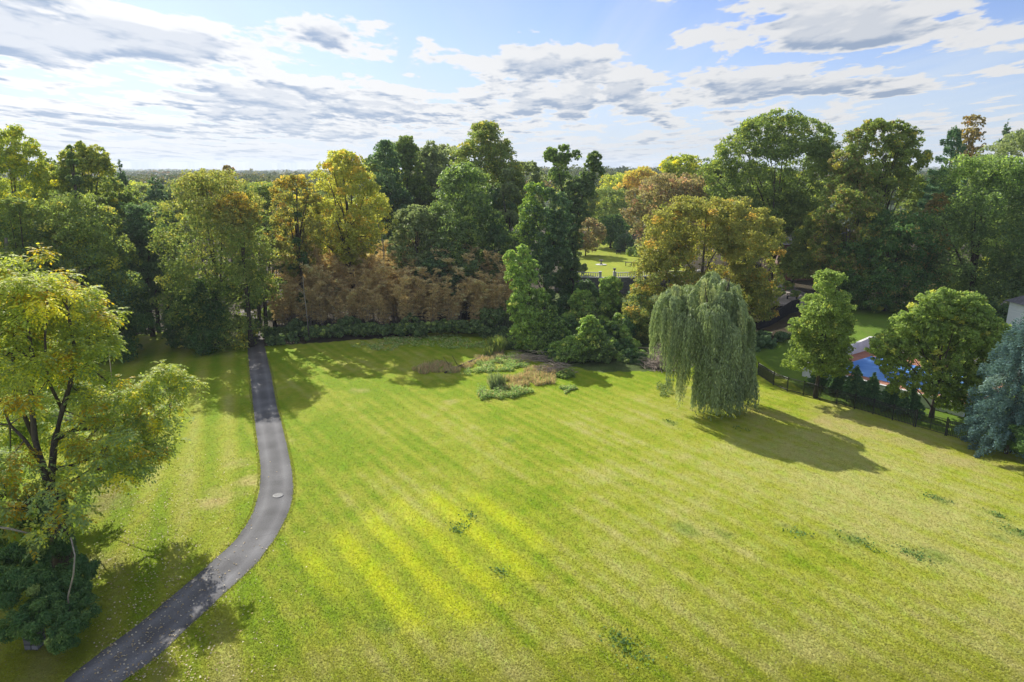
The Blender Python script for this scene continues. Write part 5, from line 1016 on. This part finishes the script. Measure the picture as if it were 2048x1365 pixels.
def mth(op, a, b=None, c=None, clamp=False):
    n = N('ShaderNodeMath'); n.operation = op; n.use_clamp = clamp
    for i, x in enumerate((a, b, c)):
        if x is None: continue
        if isinstance(x, (int, float)): n.inputs[i].default_value = x
        else: ln(x, n.inputs[i])
    return n.outputs[0]
def mrange(x, a, b, lo=0.0, hi=1.0):
    n = N('ShaderNodeMapRange'); n.interpolation_type = 'SMOOTHSTEP'; n.inputs[1].default_value = a; n.inputs[2].default_value = b; n.inputs[3].default_value = lo; n.inputs[4].default_value = hi; ln(x, n.inputs[0]); return n.outputs[0]
sky = N('ShaderNodeTexSky'); sky.sky_type = 'NISHITA'; sky.sun_disc = False; sky.sun_elevation = R_(EL); sky.sun_rotation = R_(-AZ); sky.air_density = 1.0; sky.dust_density = .6; sky.ozone_density = 1.6
tc = N('ShaderNodeTexCoord'); sx = N('ShaderNodeSeparateXYZ'); ln(tc.outputs['Generated'], sx.inputs[0])
zc = mth('MAXIMUM', sx.outputs[2], .012); zc = mth('ADD', zc, .048)
def uv(scale_el, shift=(0, 0)):
    z = mth('MULTIPLY', zc, scale_el); u = mth('DIVIDE', sx.outputs[0], z); v = mth('DIVIDE', sx.outputs[1], z)
    n = N('ShaderNodeCombineXYZ'); ln(mth('ADD', u, shift[0]), n.inputs[0]); ln(mth('ADD', mth('MULTIPLY', v, .52), shift[1]), n.inputs[1]); return n.outputs[0]
# tuned constants (scene-linear, before the background strength of 0.1)
EXPO = .75; HAZE = .00018
SHIFT = (41.7, 6.3); BIASX = -.07; TH = .497
SKYTINT = (.60, .63, .84)
HAZEC = (3.75, 4.45, 5.3); WISPC = (4.0, 4.6, 5.3); WHITE = (5.8, 5.82, 5.85); GREY = (2.35, 2.95, 3.95); FARC = (4.5, 4.85, 5.3)
BANKS = [(-.45, .085, .5, .045, .03), (-0.574, 0.175, 0.136, 0.033, 0.14), (-0.22, 0.175, 0.129, 0.033, 0.14), (-0.412, 0.162, 0.082, 0.018, 0.08), (-0.498, 0.13, 0.344, 0.012, -0.06), (0.073, 0.149, 0.116, 0.026, 0.12), (0.119, 0.206, 0.202, 0.029, -0.12), (0.539, 0.194, 0.223, 0.04, 0.15), (0.502, 0.111, 0.263, 0.019, 0.12), (0.394, 0.156, 0.342, 0.016, -0.05), (0.21, 0.149, 0.041, 0.044, -0.1), (-0.319, 0.215, 0.202, 0.016, -0.08), (-0.084, 0.187, 0.041, 0.037, -0.05)]
def tex(p, sc, det, rough, dist=0.0):
    n = N('ShaderNodeTexNoise'); n.noise_dimensions = '2D'; n.inputs['Scale'].default_value = sc; n.inputs['Detail'].default_value = det; n.inputs['Roughness'].default_value = rough; n.inputs['Distortion'].default_value = dist
    ln(p, n.inputs['Vector']); return n.outputs['Fac']
def dens(scale_el):
    p = uv(scale_el, SHIFT)
    v = N('ShaderNodeTexVoronoi'); v.feature = 'F1'; v.voronoi_dimensions = '2D'; v.inputs['Scale'].default_value = 2.7; v.inputs['Detail'].default_value = 2; v.inputs['Roughness'].default_value = .5; v.inputs['Lacunarity'].default_value = 2.6
    ln(p, v.inputs['Vector'])
    big = tex(p, .45, 2, .5); mid = tex(p, 2.3, 7, .58, .15)
    d = mth('ADD', mth('MULTIPLY', big, .5), mth('MULTIPLY', mid, .62))
    return mth('ADD', d, mth('MULTIPLY', mth('SUBTRACT', .42, v.outputs['Distance']), .13))
bias = mth('MULTIPLY', sx.outputs[0], BIASX)                       # more cloud to the left
lowb = mrange(sx.outputs[2], .14, .03, 0, .045)
# where the big cloud banks stand, as bearings and elevations in the sky
bx__ = mth('DIVIDE', sx.outputs[0], mth('MAXIMUM', sx.outputs[1], .05)); bz__ = mth('DIVIDE', sx.outputs[2], mth('MAXIMUM', sx.outputs[1], .05))
bank = None
for (a0, e0, wa, we, amt) in BANKS:
    ga = mth('POWER', mth('DIVIDE', mth('SUBTRACT', bx__, a0), wa), 2.0); ge = mth('POWER', mth('DIVIDE', mth('SUBTRACT', bz__, e0), we), 2.0)
    g = mth('MULTIPLY', mth('EXPONENT', mth('MULTIPLY', mth('ADD', ga, ge), -1.0)), amt); bank = g if bank is None else mth('ADD', bank, g)
def cover(d): return mth('ADD', mth('ADD', mth('ADD', d, bias), lowb), bank)
D0 = cover(dens(1.0)); D1 = cover(dens(1.09)); D2 = cover(dens(.95))
alpha = mrange(D0, TH, TH + .05)
core = mth('MULTIPLY', mrange(D0, TH + .045, TH + .14), mrange(D1, TH + .04, TH + .15))
core = mth('MULTIPLY', core, mrange(D2, TH + .22, TH + .05, .35, 1.0))
wn = N('ShaderNodeTexNoise'); wn.inputs['Scale'].default_value = .5; wn.inputs['Detail'].default_value = 7; wn.inputs['Roughness'].default_value = .6; wn.inputs['Distortion'].default_value = 1.2
mpw = N('ShaderNodeMapping'); mpw.inputs['Rotation'].default_value = (0, 0, R_(35)); mpw.inputs['Scale'].default_value = (1.6, .35, 1); ln(uv(1.0, (9, 4)), mpw.inputs[0]); ln(mpw.outputs[0], wn.inputs['Vector'])
wisp = mrange(wn.outputs['Fac'], .42, .75, 0, .5); hazeh = mrange(sx.outputs[2], .20, .0, 0, .75)
SK = .10
def mix(f, a, b):
    n = N('ShaderNodeMix'); n.data_type = 'RGBA'
    for s_, x in (('Factor', f), ('A', a), ('B', b)):
        if isinstance(x, tuple): n.inputs[s_].default_value = (*x, 1)
        elif isinstance(x, (int, float)): n.inputs[s_].default_value = x
        else: ln(x, n.inputs[s_])
    return n.outputs['Result']
sb = N('ShaderNodeVectorMath'); sb.operation = 'MULTIPLY'; ln(sky.outputs[0], sb.inputs[0]); sb.inputs[1].default_value = SKYTINT
c0 = sb.outputs[0]
c1 = mix(hazeh, c0, HAZEC); c2 = mix(wisp, c1, WISPC)
gl = mrange(sx.outputs[0], .5, -.6, .82, 1.06)
cw = mix(core, WHITE, GREY); cw2 = mix(mrange(sx.outputs[2], .08, .0, 0, .6), cw, FARC)
vs = N('ShaderNodeVectorMath'); vs.operation = 'SCALE'; ln(cw2, vs.inputs[0]); ln(gl, vs.inputs['Scale'])
c3 = mix(mth('MULTIPLY', alpha, .96), c2, vs.outputs[0])
bg = N('ShaderNodeBackground'); bg.inputs['Strength'].default_value = SK; ln(c3, bg.inputs['Color']); wo = N('ShaderNodeOutputWorld'); ln(bg.outputs[0], wo.inputs[0])
w.cycles.sampling_method = 'MANUAL'; w.cycles.sample_map_resolution = 512
# the air
if HAZE:
    hb = MB(); hb.box((0, 1500, 22), (7600, 3800, 84)); ho = hb.build('haze', bpy.data.materials.new('air')); ho['kind'] = 'stuff'
    hm = ho.data.materials[0]; hm.use_nodes = True; hm.node_tree.nodes.clear(); pv = hm.node_tree.nodes.new('ShaderNodeVolumePrincipled'); pv.inputs['Density'].default_value = HAZE; pv.inputs['Color'].default_value = (.78, .87, 1, 1); pv.inputs['Anisotropy'].default_value = .2
    mo = hm.node_tree.nodes.new('ShaderNodeOutputMaterial'); hm.node_tree.links.new(pv.outputs[0], mo.inputs['Volume']); ho.display_type = 'WIRE'
scene.view_settings.view_transform = 'Standard'; scene.view_settings.look = 'None'; scene.view_settings.gamma = 1; scene.view_settings.exposure = EXPO
scene.cycles.max_bounces = 10; scene.cycles.diffuse_bounces = 6; scene.cycles.transmission_bounces = 5; scene.cycles.volume_bounces = 0; scene.cycles.sample_clamp_indirect = 6
scene.cycles.use_denoising = True
